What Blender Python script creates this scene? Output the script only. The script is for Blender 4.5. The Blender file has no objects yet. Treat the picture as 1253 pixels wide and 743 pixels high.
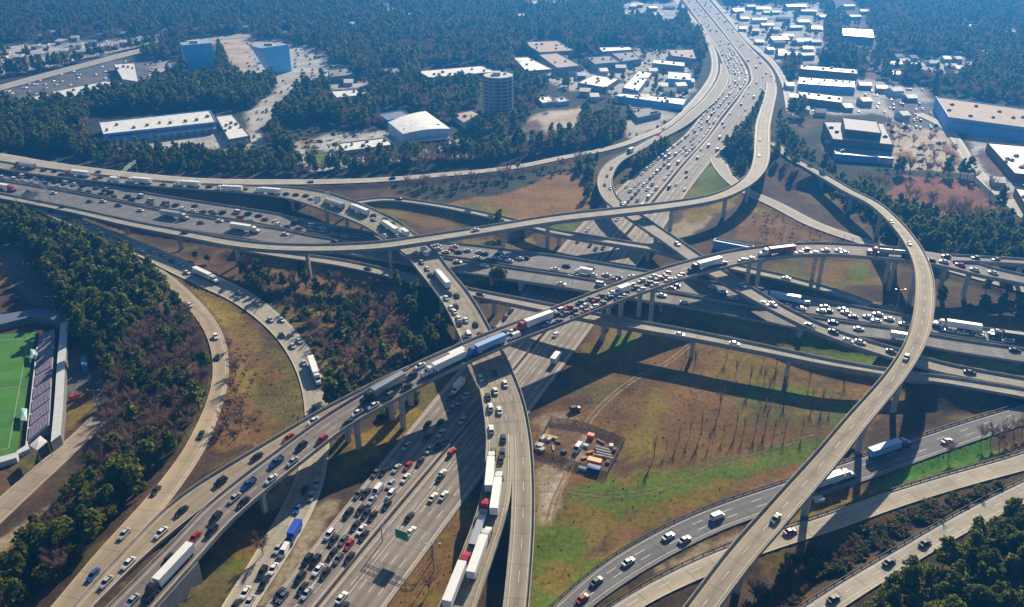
import bpy, bmesh, math, random
import numpy as np
from mathutils import Vector
rnd = random.Random(7)
nrs = np.random.RandomState(11)
C = bpy.context.scene.collection
SC = bpy.context.scene
# ------------------------------------------------------------------ camera model (photo is 1253 x 743)
CX, CY, FPX, PITCH, CAMH = 626.5, 371.5, 1000.0, math.radians(27.0), 185.0
SP, CP = math.sin(PITCH), math.cos(PITCH)
def at(px, py, z=0.0):
    """point of the photo -> world point at height z"""
    u = (px - CX) / FPX; v = (py - CY) / FPX
    t = (CAMH - z) / (SP + v * CP)
    return (u * t, (CP - v * SP) * t, z)
def to_px(x, y, z):
    dz = z - CAMH
    d = y * CP - dz * SP
    uu = y * SP + dz * CP
    return CX + FPX * x / d, CY - FPX * uu / d
cam = bpy.data.cameras.new('camera'); camo = bpy.data.objects.new('camera', cam); C.objects.link(camo)
camo.location = (0, 0, CAMH); camo.rotation_euler = (math.pi / 2 - PITCH, 0, 0)
cam.sensor_width = 36; cam.lens = 36 * FPX / 1253.0
cam.clip_start = 1; cam.clip_end = 20000
SC.camera = camo
# ------------------------------------------------------------------ light
SUN_DIR = Vector((0.66, 1.65, 1.0)).normalized()
w = bpy.data.worlds.new('World'); SC.world = w; w.use_nodes = True
nt = w.node_tree; bg = nt.nodes['Background']
sky = nt.nodes.new('ShaderNodeTexSky'); sky.sky_type = 'NISHITA'; sky.sun_disc = False
sky.sun_elevation = math.asin(SUN_DIR.z); sky.sun_rotation = math.atan2(SUN_DIR.x, SUN_DIR.y)
sky.ozone_density = 2.5
nt.links.new(sky.outputs[0], bg.inputs[0]); bg.inputs[1].default_value = SKY_STRENGTH = 0.05
sun = bpy.data.lights.new('sun', 'SUN'); sun.energy = 5.0; sun.angle = math.radians(0.5); sun.color = (1.0, 0.865, 0.63)
suno = bpy.data.objects.new('sun', sun); C.objects.link(suno); suno.location = (300, 700, 600)
suno.rotation_euler = (-SUN_DIR).to_track_quat('-Z', 'Y').to_euler()
vs = SC.view_settings; vs.view_transform = 'Standard'; vs.look = 'None'; vs.gamma = 1; vs.exposure = 0.8
SC.render.film_transparent = False
try:
    SC.cycles.max_bounces = 8; SC.cycles.diffuse_bounces = 4; SC.cycles.glossy_bounces = 2
    SC.cycles.volume_bounces = 0; SC.cycles.transparent_max_bounces = 4
    SC.cycles.use_denoising = True
except Exception: pass
# ------------------------------------------------------------------ object helpers
def mesh_of(name, verts, faces, mats, fmat=None, uvs=None, smooth=False):
    me = bpy.data.meshes.new(name)
    me.from_pydata([tuple(v) for v in verts], [], [tuple(f) for f in faces])
    for m in (mats if isinstance(mats, (list, tuple)) else [mats]): me.materials.append(m)
    if fmat is not None: me.polygons.foreach_set('material_index', list(fmat))
    if uvs is not None:
        uv = me.uv_layers.new(name='UVMap'); idx = np.empty(len(me.loops), dtype=np.int32)
        me.loops.foreach_get('vertex_index', idx)
        uv.data.foreach_set('uv', np.asarray(uvs, dtype=np.float32)[idx].ravel())
    if smooth: me.polygons.foreach_set('use_smooth', [True] * len(me.polygons))
    me.update(); return me
def link(name, data, parent=None, loc=None, rz=None):
    o = bpy.data.objects.new(name, data); C.objects.link(o)
    if parent is not None: o.parent = parent
    if loc is not None: o.location = loc
    if rz is not None: o.rotation_euler = (0, 0, rz)
    return o
def tag(o, label, cat, group=None, kind=None):
    if label: o['label'] = label
    if cat: o['category'] = cat
    if group: o['group'] = group
    if kind: o['kind'] = kind
    return o
def empty(name, loc, rz=0.0):
    o = link(name, None, None, loc, rz); o.empty_display_size = 1; return o
class MB:
    """collects shapes into one mesh"""
    def __init__(s): s.v = []; s.f = []; s.m = []
    def poly(s, pts, m=0):
        b = len(s.v); s.v += [tuple(p) for p in pts]; s.f.append(tuple(range(b, b + len(pts)))); s.m.append(m)
    def prism(s, ring0, ring1, m=0, cap0=True, cap1=True, mcap=None):
        n = len(ring0); b = len(s.v); s.v += [tuple(p) for p in ring0] + [tuple(p) for p in ring1]
        for i in range(n):
            j = (i + 1) % n; s.f.append((b + i, b + j, b + n + j, b + n + i)); s.m.append(m)
        if cap0: s.f.append(tuple(range(b + n - 1, b - 1, -1))); s.m.append(m if mcap is None else mcap)
        if cap1: s.f.append(tuple(range(b + n, b + 2 * n))); s.m.append(m if mcap is None else mcap)
    def box(s, x0, x1, y0, y1, z0, z1, m=0, mt=None):
        r0 = [(x0, y0, z0), (x1, y0, z0), (x1, y1, z0), (x0, y1, z0)]
        r1 = [(x0, y0, z1), (x1, y0, z1), (x1, y1, z1), (x0, y1, z1)]
        s.prism(r0, r1, m, mcap=mt)
    def cyl(s, p0, p1, r0, r1, n=10, m=0, cap=True):
        p0 = Vector(p0); p1 = Vector(p1); d = (p1 - p0).normalized()
        a = d.cross(Vector((0, 0, 1)))
        if a.length < 1e-3: a = Vector((1, 0, 0))
        a.normalize(); b = d.cross(a)
        ra = [p0 + (a * math.cos(t) + b * math.sin(t)) * r0 for t in [2 * math.pi * i / n for i in range(n)]]
        rb = [p1 + (a * math.cos(t) + b * math.sin(t)) * r1 for t in [2 * math.pi * i / n for i in range(n)]]
        s.prism(ra, rb, m, cap, cap)
    def loft(s, rings, m=0):
        for i in range(len(rings) - 1): s.prism(rings[i], rings[i + 1], m, i == 0, i == len(rings) - 2)
    def mesh(s, name, mats, smooth=False): return mesh_of(name, s.v, s.f, mats, s.m, None, smooth)
    def build(s, name, mats, parent=None, loc=None, rz=None, smooth=False):
        return link(name, s.mesh(name, mats, smooth), parent, loc, rz)
# ------------------------------------------------------------------ materials
MATS = {}
def mat(name, col, rough=0.8, metal=0.0, noise=0.0, scale=0.3, spec=None, coat=0.0, rand=0.0, col2=None, bump=0.0):
    if name in MATS: return MATS[name]
    m = bpy.data.materials.new(name); m.use_nodes = True; t = m.node_tree; b = t.nodes['Principled BSDF']
    b.inputs['Base Color'].default_value = (*col, 1); b.inputs['Roughness'].default_value = rough; b.inputs['Metallic'].default_value = metal
    if spec is not None: b.inputs['Specular IOR Level'].default_value = spec
    if coat: b.inputs['Coat Weight'].default_value = coat
    last = None
    if noise or col2:
        tc = t.nodes.new('ShaderNodeTexCoord'); n = t.nodes.new('ShaderNodeTexNoise'); n.inputs['Scale'].default_value = scale
        n.inputs['Detail'].default_value = 6; n.inputs['Roughness'].default_value = 0.7
        t.links.new(tc.outputs['Object'], n.inputs['Vector'])
        cr = t.nodes.new('ShaderNodeValToRGB')
        a = tuple(c * (1 - noise) for c in col); bb = col2 if col2 else tuple(min(1, c * (1 + noise)) for c in col)
        cr.color_ramp.elements[0].color = (*a, 1); cr.color_ramp.elements[1].color = (*bb, 1)
        cr.color_ramp.elements[0].position = 0.35; cr.color_ramp.elements[1].position = 0.65
        t.links.new(n.outputs['Fac'], cr.inputs[0]); last = cr.outputs[0]
        if bump:
            bp = t.nodes.new('ShaderNodeBump'); bp.inputs['Strength'].default_value = bump; t.links.new(n.outputs['Fac'], bp.inputs['Height'])
            t.links.new(bp.outputs[0], b.inputs['Normal'])
    if rand:
        oi = t.nodes.new('ShaderNodeObjectInfo'); mr = t.nodes.new('ShaderNodeMapRange')
        mr.inputs[3].default_value = 1 - rand; mr.inputs[4].default_value = 1 + rand
        t.links.new(oi.outputs['Random'], mr.inputs[0])
        mx = t.nodes.new('ShaderNodeVectorMath'); mx.operation = 'SCALE'
        if last is None: mx.inputs[0].default_value = col
        else: t.links.new(last, mx.inputs[0])
        t.links.new(mr.outputs[0], mx.inputs['Scale']); last = mx.outputs[0]
    if last is not None: t.links.new(last, b.inputs['Base Color'])
    MATS[name] = m; return m
def road_mat(name, col, lane=3.6, wear=0.25, joints=0.0):
    """paving: lane wear, stains and joints come from the road's own lateral / lengthwise metres (UV)"""
    if name in MATS: return MATS[name]
    m = bpy.data.materials.new(name); m.use_nodes = True; t = m.node_tree; N = t.nodes; Lk = t.links
    b = N['Principled BSDF']; b.inputs['Roughness'].default_value = 0.82; b.inputs['Specular IOR Level'].default_value = 0.25
    uv = N.new('ShaderNodeUVMap'); sx = N.new('ShaderNodeSeparateXYZ'); Lk.new(uv.outputs[0], sx.inputs[0])
    def math_(op, a, bb=None):
        n = N.new('ShaderNodeMath'); n.operation = op
        for i, q in enumerate((a, bb)):
            if q is None: continue
            if isinstance(q, (int, float)): n.inputs[i].default_value = q
            else: Lk.new(q, n.inputs[i])
        return n.outputs[0]
    ph = math_('MULTIPLY', sx.outputs[0], 2 * math.pi / lane)
    cs = math_('COSINE', ph); stripe = math_('MULTIPLY', math_('ADD', cs, 1.0), 0.5)   # 1 in the middle of a lane
    mp = N.new('ShaderNodeMapping'); mp.inputs['Scale'].default_value = (1.0, 0.03, 1); Lk.new(uv.outputs[0], mp.inputs[0])
    n1 = N.new('ShaderNodeTexNoise'); n1.inputs['Scale'].default_value = 0.9; n1.inputs['Detail'].default_value = 5; Lk.new(mp.outputs[0], n1.inputs['Vector'])
    n2 = N.new('ShaderNodeTexNoise'); n2.inputs['Scale'].default_value = 0.11; n2.inputs['Detail'].default_value = 7; n2.inputs['Roughness'].default_value = 0.65; Lk.new(uv.outputs[0], n2.inputs['Vector'])
    a = math_('MULTIPLY', stripe, math_('MULTIPLY', n1.outputs['Fac'], -1.7 * wear))
    c = math_('MULTIPLY', math_('SUBTRACT', n2.outputs['Fac'], 0.5), 0.7)
    d = math_('MULTIPLY', math_('SUBTRACT', n1.outputs['Fac'], 0.5), 0.45)
    e2 = N.new('ShaderNodeUVMap'); e2.uv_map = 'EdgeMap'; s2 = N.new('ShaderNodeSeparateXYZ'); Lk.new(e2.outputs[0], s2.inputs[0])
    shd = N.new('ShaderNodeMapRange'); shd.inputs[1].default_value = .80; shd.inputs[2].default_value = .86; Lk.new(math_('ABSOLUTE', s2.outputs[0]), shd.inputs[0])
    tot = math_('ADD', math_('ADD', math_('MULTIPLY', a, math_('SUBTRACT', 1.0, shd.outputs[0])), c), math_('ADD', d, math_('ADD', 1.0 + 0.4 * wear, math_('MULTIPLY', shd.outputs[0], .28))))
    if joints:
        wn = N.new('ShaderNodeTexWhiteNoise'); wn.noise_dimensions = '2D'; cb_ = N.new('ShaderNodeCombineXYZ'); Lk.new(math_('FLOOR', math_('DIVIDE', sx.outputs[0], lane)), cb_.inputs[0]); Lk.new(math_('FLOOR', math_('DIVIDE', sx.outputs[1], joints * 2.0)), cb_.inputs[1]); Lk.new(cb_.outputs[0], wn.inputs['Vector'])
        tot = math_('ADD', tot, math_('MULTIPLY', math_('SUBTRACT', wn.outputs['Value'], .5), .13))
        fr = math_('FRACT', math_('DIVIDE', sx.outputs[1], joints)); j = math_('LESS_THAN', fr, 0.5 / joints)
        tot = math_('SUBTRACT', tot, math_('MULTIPLY', j, 0.22))
    sc_ = N.new('ShaderNodeVectorMath'); sc_.operation = 'SCALE'; sc_.inputs[0].default_value = col; Lk.new(tot, sc_.inputs['Scale'])
    Lk.new(sc_.outputs[0], b.inputs['Base Color'])
    MATS[name] = m; return m
M_CONC = mat('concrete', (0.36, 0.33, 0.29), 0.85, noise=0.25, scale=0.25)
M_CONCD = mat('girder_concrete', (0.27, 0.26, 0.25), 0.85, noise=0.2, scale=0.3)
M_PIER = mat('pier_concrete', (0.42, 0.40, 0.37), 0.85, noise=0.2, scale=0.4)
M_BARR = mat('barrier_concrete', (0.33, 0.30, 0.26), 0.85, noise=0.3, scale=0.2)
M_DBARR = mat('median_concrete', (0.12, 0.11, 0.10), 0.9, noise=0.3, scale=0.2)
M_LINEW = mat('white_line', (0.62, 0.60, 0.56), 0.7, noise=0.25, scale=0.4)
M_LINEY = mat('yellow_line', (0.62, 0.42, 0.10), 0.7, noise=0.25, scale=0.4)
M_STEEL = mat('galvanised_steel', (0.35, 0.36, 0.37), 0.45, 0.7)
M_DARKST = mat('dark_steel', (0.05, 0.05, 0.05), 0.6, 0.3)
# ------------------------------------------------------------------ roads
# each station: (xl, yl, xr, yr, z) in photo pixels: the two edges of the deck and its height in metres
def V(lst): return [(x, a, x, b, z) for (x, a, b, z) in lst]       # vertical pairs
def Hh(lst): return [(a, y, b, y, z) for (y, a, b, z) in lst]      # horizontal pairs
ROADS = {}
def spline(P, n=8):
    P = np.asarray(P, float); out = []
    for i in range(len(P) - 1):
        p0 = P[i - 1] if i > 0 else 2 * P[i] - P[i + 1]; p1 = P[i]; p2 = P[i + 1]
        p3 = P[i + 2] if i + 2 < len(P) else 2 * P[i + 1] - P[i]
        d1 = max(np.linalg.norm(p2[:2] - p1[:2]), 1e-6)
        t0 = max(np.linalg.norm(p1[:2] - p0[:2]), 1e-6) ** .5; t1 = d1 ** .5; t2 = max(np.linalg.norm(p3[:2] - p2[:2]), 1e-6) ** .5
        m1 = t1 * ((p1 - p0) / t0 - (p2 - p0) / (t0 + t1) + (p2 - p1) / t1)
        m2 = t1 * ((p2 - p1) / t1 - (p3 - p1) / (t1 + t2) + (p3 - p2) / t2)
        k = max(2, int(d1 / 5.0))
        for j in range(k):
            s = j / k; s2 = s * s; s3 = s2 * s
            out.append((2*s3-3*s2+1)*p1 + (s3-2*s2+s)*m1 + (-2*s3+3*s2)*p2 + (s3-s2)*m2)
    out.append(P[-1]); return np.array(out)
def road(key, st, col, lanes=2, bridge=None, dz=0.0, flow=1, wear=0.25, lane=3.6, wall=None, parL=True, parR=True, smooth=2, embank=True):
    """bridge: list of (first, last) station numbers carried on piers; the rest lies on the ground"""
    Lw = np.array([at(s[0], s[1], s[4]) for s in st]); Rw = np.array([at(s[2], s[3], s[4]) for s in st])
    Cn = (Lw + Rw) / 2
    T = np.gradient(Cn[:, :2], axis=0); T /= np.linalg.norm(T, axis=1)[:, None]
    Nn = np.stack([-T[:, 1], T[:, 0]], 1)
    hw = np.abs(((Lw - Rw)[:, :2] * Nn).sum(1)) / 2
    for _ in range(smooth): hw[1:-1] = (hw[:-2] + 2 * hw[1:-1] + hw[2:]) / 4
    br = np.zeros(len(st))
    for a, b in (bridge or []): br[a:b + 1] = 1
    P = spline(np.column_stack([Cn[:, 0], Cn[:, 1], Cn[:, 2] + dz, hw, br, np.arange(len(st))]))
    # carry the road on past the edge of the photo
    ext = {'P': 30, 'Q': 30, 'G0': 90, 'DL': 60, 'DR': 60}.get(key, 150)
    for end in (0, -1):
        ex, ey = (st[end][0] + st[end][2]) / 2, (st[end][1] + st[end][3]) / 2
        if -5 < ex < 1258 and -2 < ey < 748: continue
        e0, e1 = P[end], P[1 if end == 0 else -2]; dd_ = e0[:2] - e1[:2]; dd_ = dd_ / np.linalg.norm(dd_); L_ = ext if not (key in ('P', 'Q') and end == -1) else 150
        add = []
        for s_ in np.arange(8, L_, 8): q0 = e0.copy(); q0[:2] = e0[:2] + dd_ * s_; add.append(q0)
        if add: P = np.vstack([np.array(add[::-1]), P]) if end == 0 else np.vstack([P, np.array(add)])
    # even samples
    for _ in range(3):
        P[1:-1, :3] = (P[:-2, :3] + 2 * P[1:-1, :3] + P[2:, :3]) / 4
    d = np.r_[0, np.cumsum(np.linalg.norm(np.diff(P[:, :2], axis=0), axis=1))]
    n = max(3, int(d[-1] / 4.0)); q = np.linspace(0, d[-1], n)
    S = np.column_stack([np.interp(q, d, P[:, i]) for i in range(P.shape[1])])
    T = np.gradient(S[:, :2], axis=0); T /= np.linalg.norm(T, axis=1)[:, None]
    Nn = np.stack([-T[:, 1], T[:, 0]], 1)
    # which side is 'left edge' of the stations (positive normal or not)
    sg = np.sign(((Lw - Rw)[:, :2] * np.stack([-np.gradient(Cn[:, 1]), np.gradient(Cn[:, 0])], 1)).sum(1).mean())
    ROADS[key] = dict(c=S[:, :3], hw=S[:, 3], br=S[:, 4] > 0.5, st=S[:, 5], q=q, T=T, N=Nn, sg=sg, col=col, lanes=lanes, flow=flow,
                      wear=wear, lane=lane, wall=wall, parL=parL, parR=parR, embank=embank)
# upper flyover with the long queue
road('G', V([(1310,350,362,10),(1253,337.8,347.5,12.5),(1205,326,340,15),(1184,318,335,16),(1165,311.8,329.8,17),(1134,307.5,323.5,18),(1101,304,319,18.5),(1054,300,315.4,19),(1007,297.7,312,19.5),
  (961,299.5,314.6,20),(923,303,320,20),(890,308,327.5,20),(855,316,337,20),(824,325,346,20),(800,332,355,20),(770,342,365.5,20),(740,353,376.5,20),(704,367,391,20),(679,376.5,401,20),(650,387.8,412,20),
  (622,398.5,422,20),(590,411,436,19.6),(560,423.5,450,19),(530,436.5,464,18),(500,450.5,480,17),(472,466,496,16),(448,481,509.5,15),(424,494.5,522,14),(393,514,545,13),(349,546,582,12),(309,575,613,11),(271,604,650,10),
  (257,618,665,9.7),(233,644,693,9),(189,687,743,8),(150,727,787,7),(100,778,840,6)]), (0.205,0.175,0.165), 3, [(0,33)], flow=1, wear=.3, wall='R')
road('GU', V([(1160,312,321,17.05),(1184,313.5,321,16.2),(1220,315.5,323,14.5),(1253,317.7,325,13),(1310,321,330,10)]), (0.22,0.2,0.19), 1, [(0,4)], dz=.04, flow=-1)
# slip road splitting off the flyover on its left
road('G0', V([(500,450,453,16.95),(472,462,466,16),(448,474,481,15),(424,486.6,494,14),(393,503,513,13),(349,528.5,545,12),(319,546,567,11.2),(300,558,581,10.7),(271,575,603,10),(257,583,614,9.7),(233,599,637,9),(210,617,656,8.4),(184,644,677,8),(130,700,727,7),(92,743,768,6.5),(40,800,828,6)]),
  (0.30,0.245,0.175), 1, [(0,5)], dz=.03, flow=1, wear=.15)
road('H', [(168,317,175,314,1),(202,349,215,339,1.2),(232,380,249,373,1.5),(251,406.6,269,400,2),(259,433.5,279,430,2.5),(261,460.4,279,464,3),(252,494,271,500,4),(240,521,259,531,5),(225,548,246,561,6),(208,573,230,583,6.5),(184,605.6,208,613,7.3),(156.5,633,184,644,8),(129,663,155,675,7.6),(96,701,129,702,7),(62,743,91,744,6.5),(12,800,39,802,6)],
  (0.31,0.25,0.18), 1, None, flow=1, wear=.15)
# collector road coming off the ring road, under the flyover, down to the freeway
road('J', [(20,246,40,246,4.5),(60,265,80,261,4),(100,281,120,276,3),(141,299,160,290,2.5),(168,312,188,302,2),(202,331,225,317,1.5),(240,349,258,334,1),(286,369.5,303,356,.5),(312,388,335,379,0),(336.6,411.5,361,403,0),(356,440.6,384,435,0),(368,469.7,397,470,0),(374,511,402,507,0),(371,560,402,552,0),(361,585,398,588,0),(345,618,387,623,0),(318,668,357,671,0),(290,712,330,716,0),(270,743,312,743,0),(236,800,280,800,0)],
  (0.33,0.30,0.25), 2, None, flow=1, wear=.15)
# the freeway running away from the camera: two carriageways
road('AL', Hh([(800,278,338,0),(743,325,385,0),(640,404,471,0),(560,471,538,0),(500,522,588,0),(400,605,672,0),(340,655,722,0),(285,700,768,0),(247,738,800,0),(201,793,836,0),(168,836,865,0),(142,857,884,0),(124,873,899,0),(109,887,910,0),(100,893,915,0),(90,891,916,0),(80,884,913,0),(62,878,900,0),(30,857,876,0),(0,836,850.5,0),(-25,817,829,0)]),
  (0.215,0.185,0.17), 5, None, flow=-1, wear=.4, smooth=1)
road('AR', Hh([(800,340,430,0),(743,387,472,0),(640,473,548,0),(560,540,607,0),(500,590,651,0),(400,674,725,0),(340,724,768,0),(285,770,809,0),(247,802,832,0),(201,838,867,0),(168,867,897.5,0),(142,886,918,0),(124,901,929.5,0),(109,912,938,0),(100,917,950,0),(90,918,947,0),(80,915,940,0),(62,902,922,0),(30,878,893,0),(0,852.5,867,0),(-25,831,844,0)]),
  (0.22,0.19,0.17), 5, None, flow=1, wear=.4, smooth=1)
# ring road: two carriageways
road('BW', V([(-70,196,209,4),(0,208,219.5,4),(50,216.5,226.8,4),(121,226,240,4),(182,237,253,4),(250,248,264,3.5),(331,260.7,277,3.5),(379,271,287,3.5),(432,281,294.5,3.5),(462,288,300.5,3.5),(510,294,308,4),(540,297,314,4.5),(572,299,318,5),(640,308,329,6),(679,313,334,6.5),(724,321,341,6.5),(753,326,346,6.5),(795,332,353,6.5),(840,341,360,6),(880,347.5,367,5.5),(900,350.5,370.5,5.3),(940,357,377,5),(979,363,384,4.5),(1016,369,390,4),(1054,377,396,4),(1105,386,402.5,4),(1144,394,409,4),(1253,409,426,3.5),(1320,418.5,436,3)]),
  (0.165,0.16,0.165), 4, [(13,17)], flow=-1, wear=.25)
road('BE', V([(-70,211.5,226,4),(0,221.5,236,4),(50,229,246.5,4),(121,242,261,4),(182,255,275,4),(250,266,286,3.5),(331,279,298,3.5),(379,289,307,3.5),(432,296.5,313,3.5),(462,302.5,318,3.5),(510,310,327,4),(540,316,332,4.5),(572,320,336,5),(640,331,345,6),(679,336,351,6.5),(724,343,359,6.5),(753,348,363,6.5),(795,355,370,6.5),(840,362,377,6),(880,369,385,5.5),(900,372.5,389,5.3),(940,379,396,5),(979,386,404,4.5),(1016,392,409.5,4),(1054,398,413,4),(1105,404.5,419,4),(1144,411,428.5,4),(1253,428,444.5,3.5),(1320,438,455,3)]),
  (0.155,0.15,0.155), 4, [(13,17)], flow=1, wear=.25)
# long single flyover at the top of the interchange
road('E', V([(-70,223,231,4.2),(0,237,244,5),(50,247,253.5,5.5),(101,257,264.5,6.5),(161,270,279,8.5),(250,286,296.5,11),(280,292,302.5,12),(331,298,308,14),(379,299.5,309.3,15.5),(432,298.6,308,17),(480,295,304.3,18),(504,291,300.5,18),(553,284,293,18),(601,276.5,285.3,18),(640,270,278.5,17.5),(690,262,271.5,17),(762,254,263.5,16.5),(835,245,254.5,15.5)])+
  [(871.7,239,878,246,15),(896,228.7,908,234,14.5),(910.5,217.8,927.5,220.5,14),(917.8,208,937,208.5,13.5),(921.4,193.6,942,194,12),(922.5,169.4,943,172,9),(924,152,943,155,7),(930,133,946,136,4),(937,109,951,110,1),(937,101,950,101,.2)],
  (0.32,0.29,0.25), 2, [(3,22)], flow=1, wear=.2)
# queue road dropping from upper left to the bottom
road('D', V([(-70,186,196,6),(0,198,207.4,6),(60,207,216.5,6),(145,217,225.7,6),(192,222,229,6.3),(250,226,233,7),(290,226.8,236,7.7),(343,227.5,242,9)])+
  [(386,231.5,374,251,10),(418,241,398,259.5,11),(452,254,428,270,11.6),(482,268,456,283.5,12),(509,287,478,299,12),(529,303,496,312,12),(546,325,510,331,12),(570,354.7,533,358,12),(587,379,547,381,12),(600,403.7,559,406,12),(620,437.7,574,439,12),(630,462,583,463,12),(641,485,589,487,12),(647,513,593,514,11.7),(651,540,595,540,11.3)],
  (0.255,0.22,0.175), 4, [(8,22)], flow=-1, wear=.35)
road('DL', Hh([(532,595,626,11.4),(560,594.5,627,11),(587,592,626.5,10.7),(611,588,625.5,10.5),(644.5,578.6,615.6,10),(695,558,599,9),(743,538,585,8),(800,508,560,7)]), (0.265,0.23,0.18), 2, [(0,7)], dz=.03, flow=-1, wear=.35, parR=(3.1,99))
road('DR', Hh([(532,626,650,11.4),(560,627,653,11),(587,626.5,654.5,10.7),(611,626,655,10.5),(644.5,625.7,654,10),(695,620,652,9),(743,615.6,647.6,8),(800,609,642,7)]), (0.27,0.235,0.185), 2, [(0,7)], dz=.03, flow=1, wear=.35, parL=(3.1,99))
# frontage / slip road at the back
road('M', V([(-70,176,186,5.5),(0,187,197,5.5),(60,198,206,5.5),(150,210,216.5,5),(250,218,225.5,4.5),(330,219.5,225.6,4),(400,219.5,225,3.5),(480,216.5,221.5,3),(545,211,215.5,3),(593,207,211.3,3),(640,200.5,205,3),(690,190,194.5,2.5),(726,183.5,188,2),(763,174,178.8,2),(795,161,166.5,1.5)])+
  [(818,149,824,155,1),(849.6,118,862,118,.5),(866,96,875.5,97,.3),(870.5,83,879,83,.2),(869,63.6,876,64,.2),(857,42,866,43,.1),(840,19,847,20,.1),(824,0,831,0,.1),(806,-25,813,-25,.1)], (0.36,0.33,0.29), 2, None, flow=-1, wear=.15)
# loop ramp that crosses the freeway and falls towards the right
road('F', [(881,78,889,78,.3),(879.5,90,893,92,.5),(876,98,890,106,.7),(863,118,876,125,1),(846,133,859,140,1.5),(825,153,834,158,2),(797,168,805,174,3),(767.5,185.5,778,188.5,4.5),(746,196.5,760,199.5,6),(734,210.6,750,214.6,7),(730,226,750.6,230,8),(735,240,756,243,8.7),(744,250,765,252,9.2),(757,260,779,260,9.8),(770,269.5,792,268,10.3),(782,278,805,277,11),(811,296.5,831,294.5,12),(838,316.5,857,312.5,12),(867,338,884,329,12),(897,355,911,347,12),(929,373,941,365,11.5),(962,390,972,383,11),(1008.5,411.5,1016,402.5,9.5),(1057,430,1064,418,7.5),(1093,441,1098,427,6.5),(1125,450.5,1128,438,5.8),(1150,457.5,1150,444,5.4),(1180,464,1180,450,5),(1253,475.5,1253,464,4),(1320,487,1320,475,3.5)],
  (0.27,0.24,0.205), 2, [(8,23)], flow=1, wear=.25)
# straight slip road across the middle
road('C', V([(290,300,306.5,3.4),(343,309,316,3),(391,314,323,3),(430,320,330,3.5),(470,329,339.5,4.5),(520,341,351,6),(575,354,363,8),(640,366,376.5,10),(700,378,389,11),(740,386,397,11),(797,396.5,407.5,11),(841,404.4,414.5,11),(902,416.5,426.5,11),(960,428.5,438,10.5),(1008,439,448.3,10),(1081,452,460,8),(1120,457.5,466.5,6.8),(1150,460,470,5.4),(1180,465,475,4.9),(1253,476.5,488,4),(1320,488,501,3.5)]),
  (0.32,0.29,0.245), 2, [(6,16)], flow=1, wear=.2)
# small road over the freeway, behind the ring road
road('U', V([(430,247,252,2.8),(472,241.5,246,3),(500,244.5,249,3),(543,250,256,3.5),(572,255.5,262,4),(601,262,268.5,5),(629,268.5,275,6),(656,276,282.5,7),(688,283,289.5,8),(713,287.5,294,8),(753,294,300.5,8),(790,299.5,306,8),(811,303,309.5,7.8),(830,308.5,315.5,7.2),(850,314,321,6.5),(892,322,330,5),(923,329.5,337.5,4.3),(958,336,344,4),(990,345,353,4),(1030,357,365,4),(1064,370,377,4)]),
  (0.34,0.31,0.26), 2, [(7,13)], flow=-1, wear=.15)
# great curved ramp on the right
road('I', [(943,178,950,171,6),(966,197,972,192,6.5),(984,207,990,201,7.5),(1020,228,1025,222,10),(1037,239,1044,232,12),(1050,245.5,1058,238,13),(1064,253,1073,246,15),(1079,265,1091,261,18),(1096.6,285,1112,282,21),(1110.7,307,1128,304,23),(1118,328,1138.5,326,24.5),(1120,347,1143,345,25),(1119,371,1144,370,25),(1114,398,1141,399,24.5),(1105.4,423.6,1132.5,423,24),(1093,443,1121.5,445,23),(1076,465,1108,466,22),(1057,486.6,1089,488,21),(1032.7,512,1069,513,20),(991.5,560,1033,560,18),(960,594,1000,599,16.5),(915,644,958,648,15),(882,682,920,691,14),(837,743,882,743,12.5),(790,800,838,800,11)],
  (0.29,0.25,0.20), 2, [(3,24)], flow=1, wear=.3)
road('P', V([(640,775,812,1),(707,715,757,1),(748,680,726,1),(803,649,690,1),(871,619,653,1),(926,600,633,1),(1000,576,608,1),(1060,556,588,1),(1132,532,561,1),(1198,510,538,1.5),(1253,494,520,1.5),(1320,474,498,1.5)]), (0.135,0.135,0.145), 3, None, flow=1, wear=.2)
road('Q', V([(690,780,812,1.2),(745,743,767,1.2),(789,715,740,1.2),(844,687,714,1.2),(887,667,697,1.2),(940,651,674,1.2),(979,640,662,1.2),(1018,625.5,651,1.2),(1084,602.5,626,1.2),(1150,583,604,1.5),(1210,566,587,1.8),(1253,553,576.5,2),(1320,530,555,2)]), (0.34,0.305,0.25), 2, None, flow=1, wear=.12)
road('R', V([(925,780,818,1.5),(979,743,781,1.5),(1033,708,743,1.5),(1075,684.5,715,1.7),(1120,658,688,1.8),(1165,631.5,661.5,2),(1210,608,637,2),(1253,587,617,2),(1320,555,585,2)]), (0.34,0.31,0.27), 2, None, flow=1, wear=.12)
road('K', [(869,198.5,887,188,.3),(875,207,890,203,.5),(884,217,899,218,.7),(897,229,909,226,.8),(915,240,924,235,1),(930,246,937,239.5,1),(958,260,965,253,1),(990,277,997,270,1.2),(1026,290,1032,283,1.5),(1070,304,1075,297,2),(1130,323,1134,317,2),(1200,343,1203,337,2),(1300,371,1303,364,2)], (0.32,0.29,0.25), 1, None, flow=1, wear=.15)
road('FR', [(870,0,875,0,.1),(886,19,893,20,.1),(913,50,921,52,.1),(942,77,950,78,.1),(955,101,964,100,.1),(960,118,967,118,.1),(962,136,971,136,.1)], (0.36,0.33,0.29), 1, None, flow=1, wear=.1, parL=False, parR=False)
road('S', V([(-50,650,688,0),(0,608,640,0),(40,573,602,0),(75,543,570,0),(100,521,547,0),(122,499,523,0)]), (0.30,0.24,0.19), 1, None, flow=1, wear=.1, parL=False, parR=False)
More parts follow.
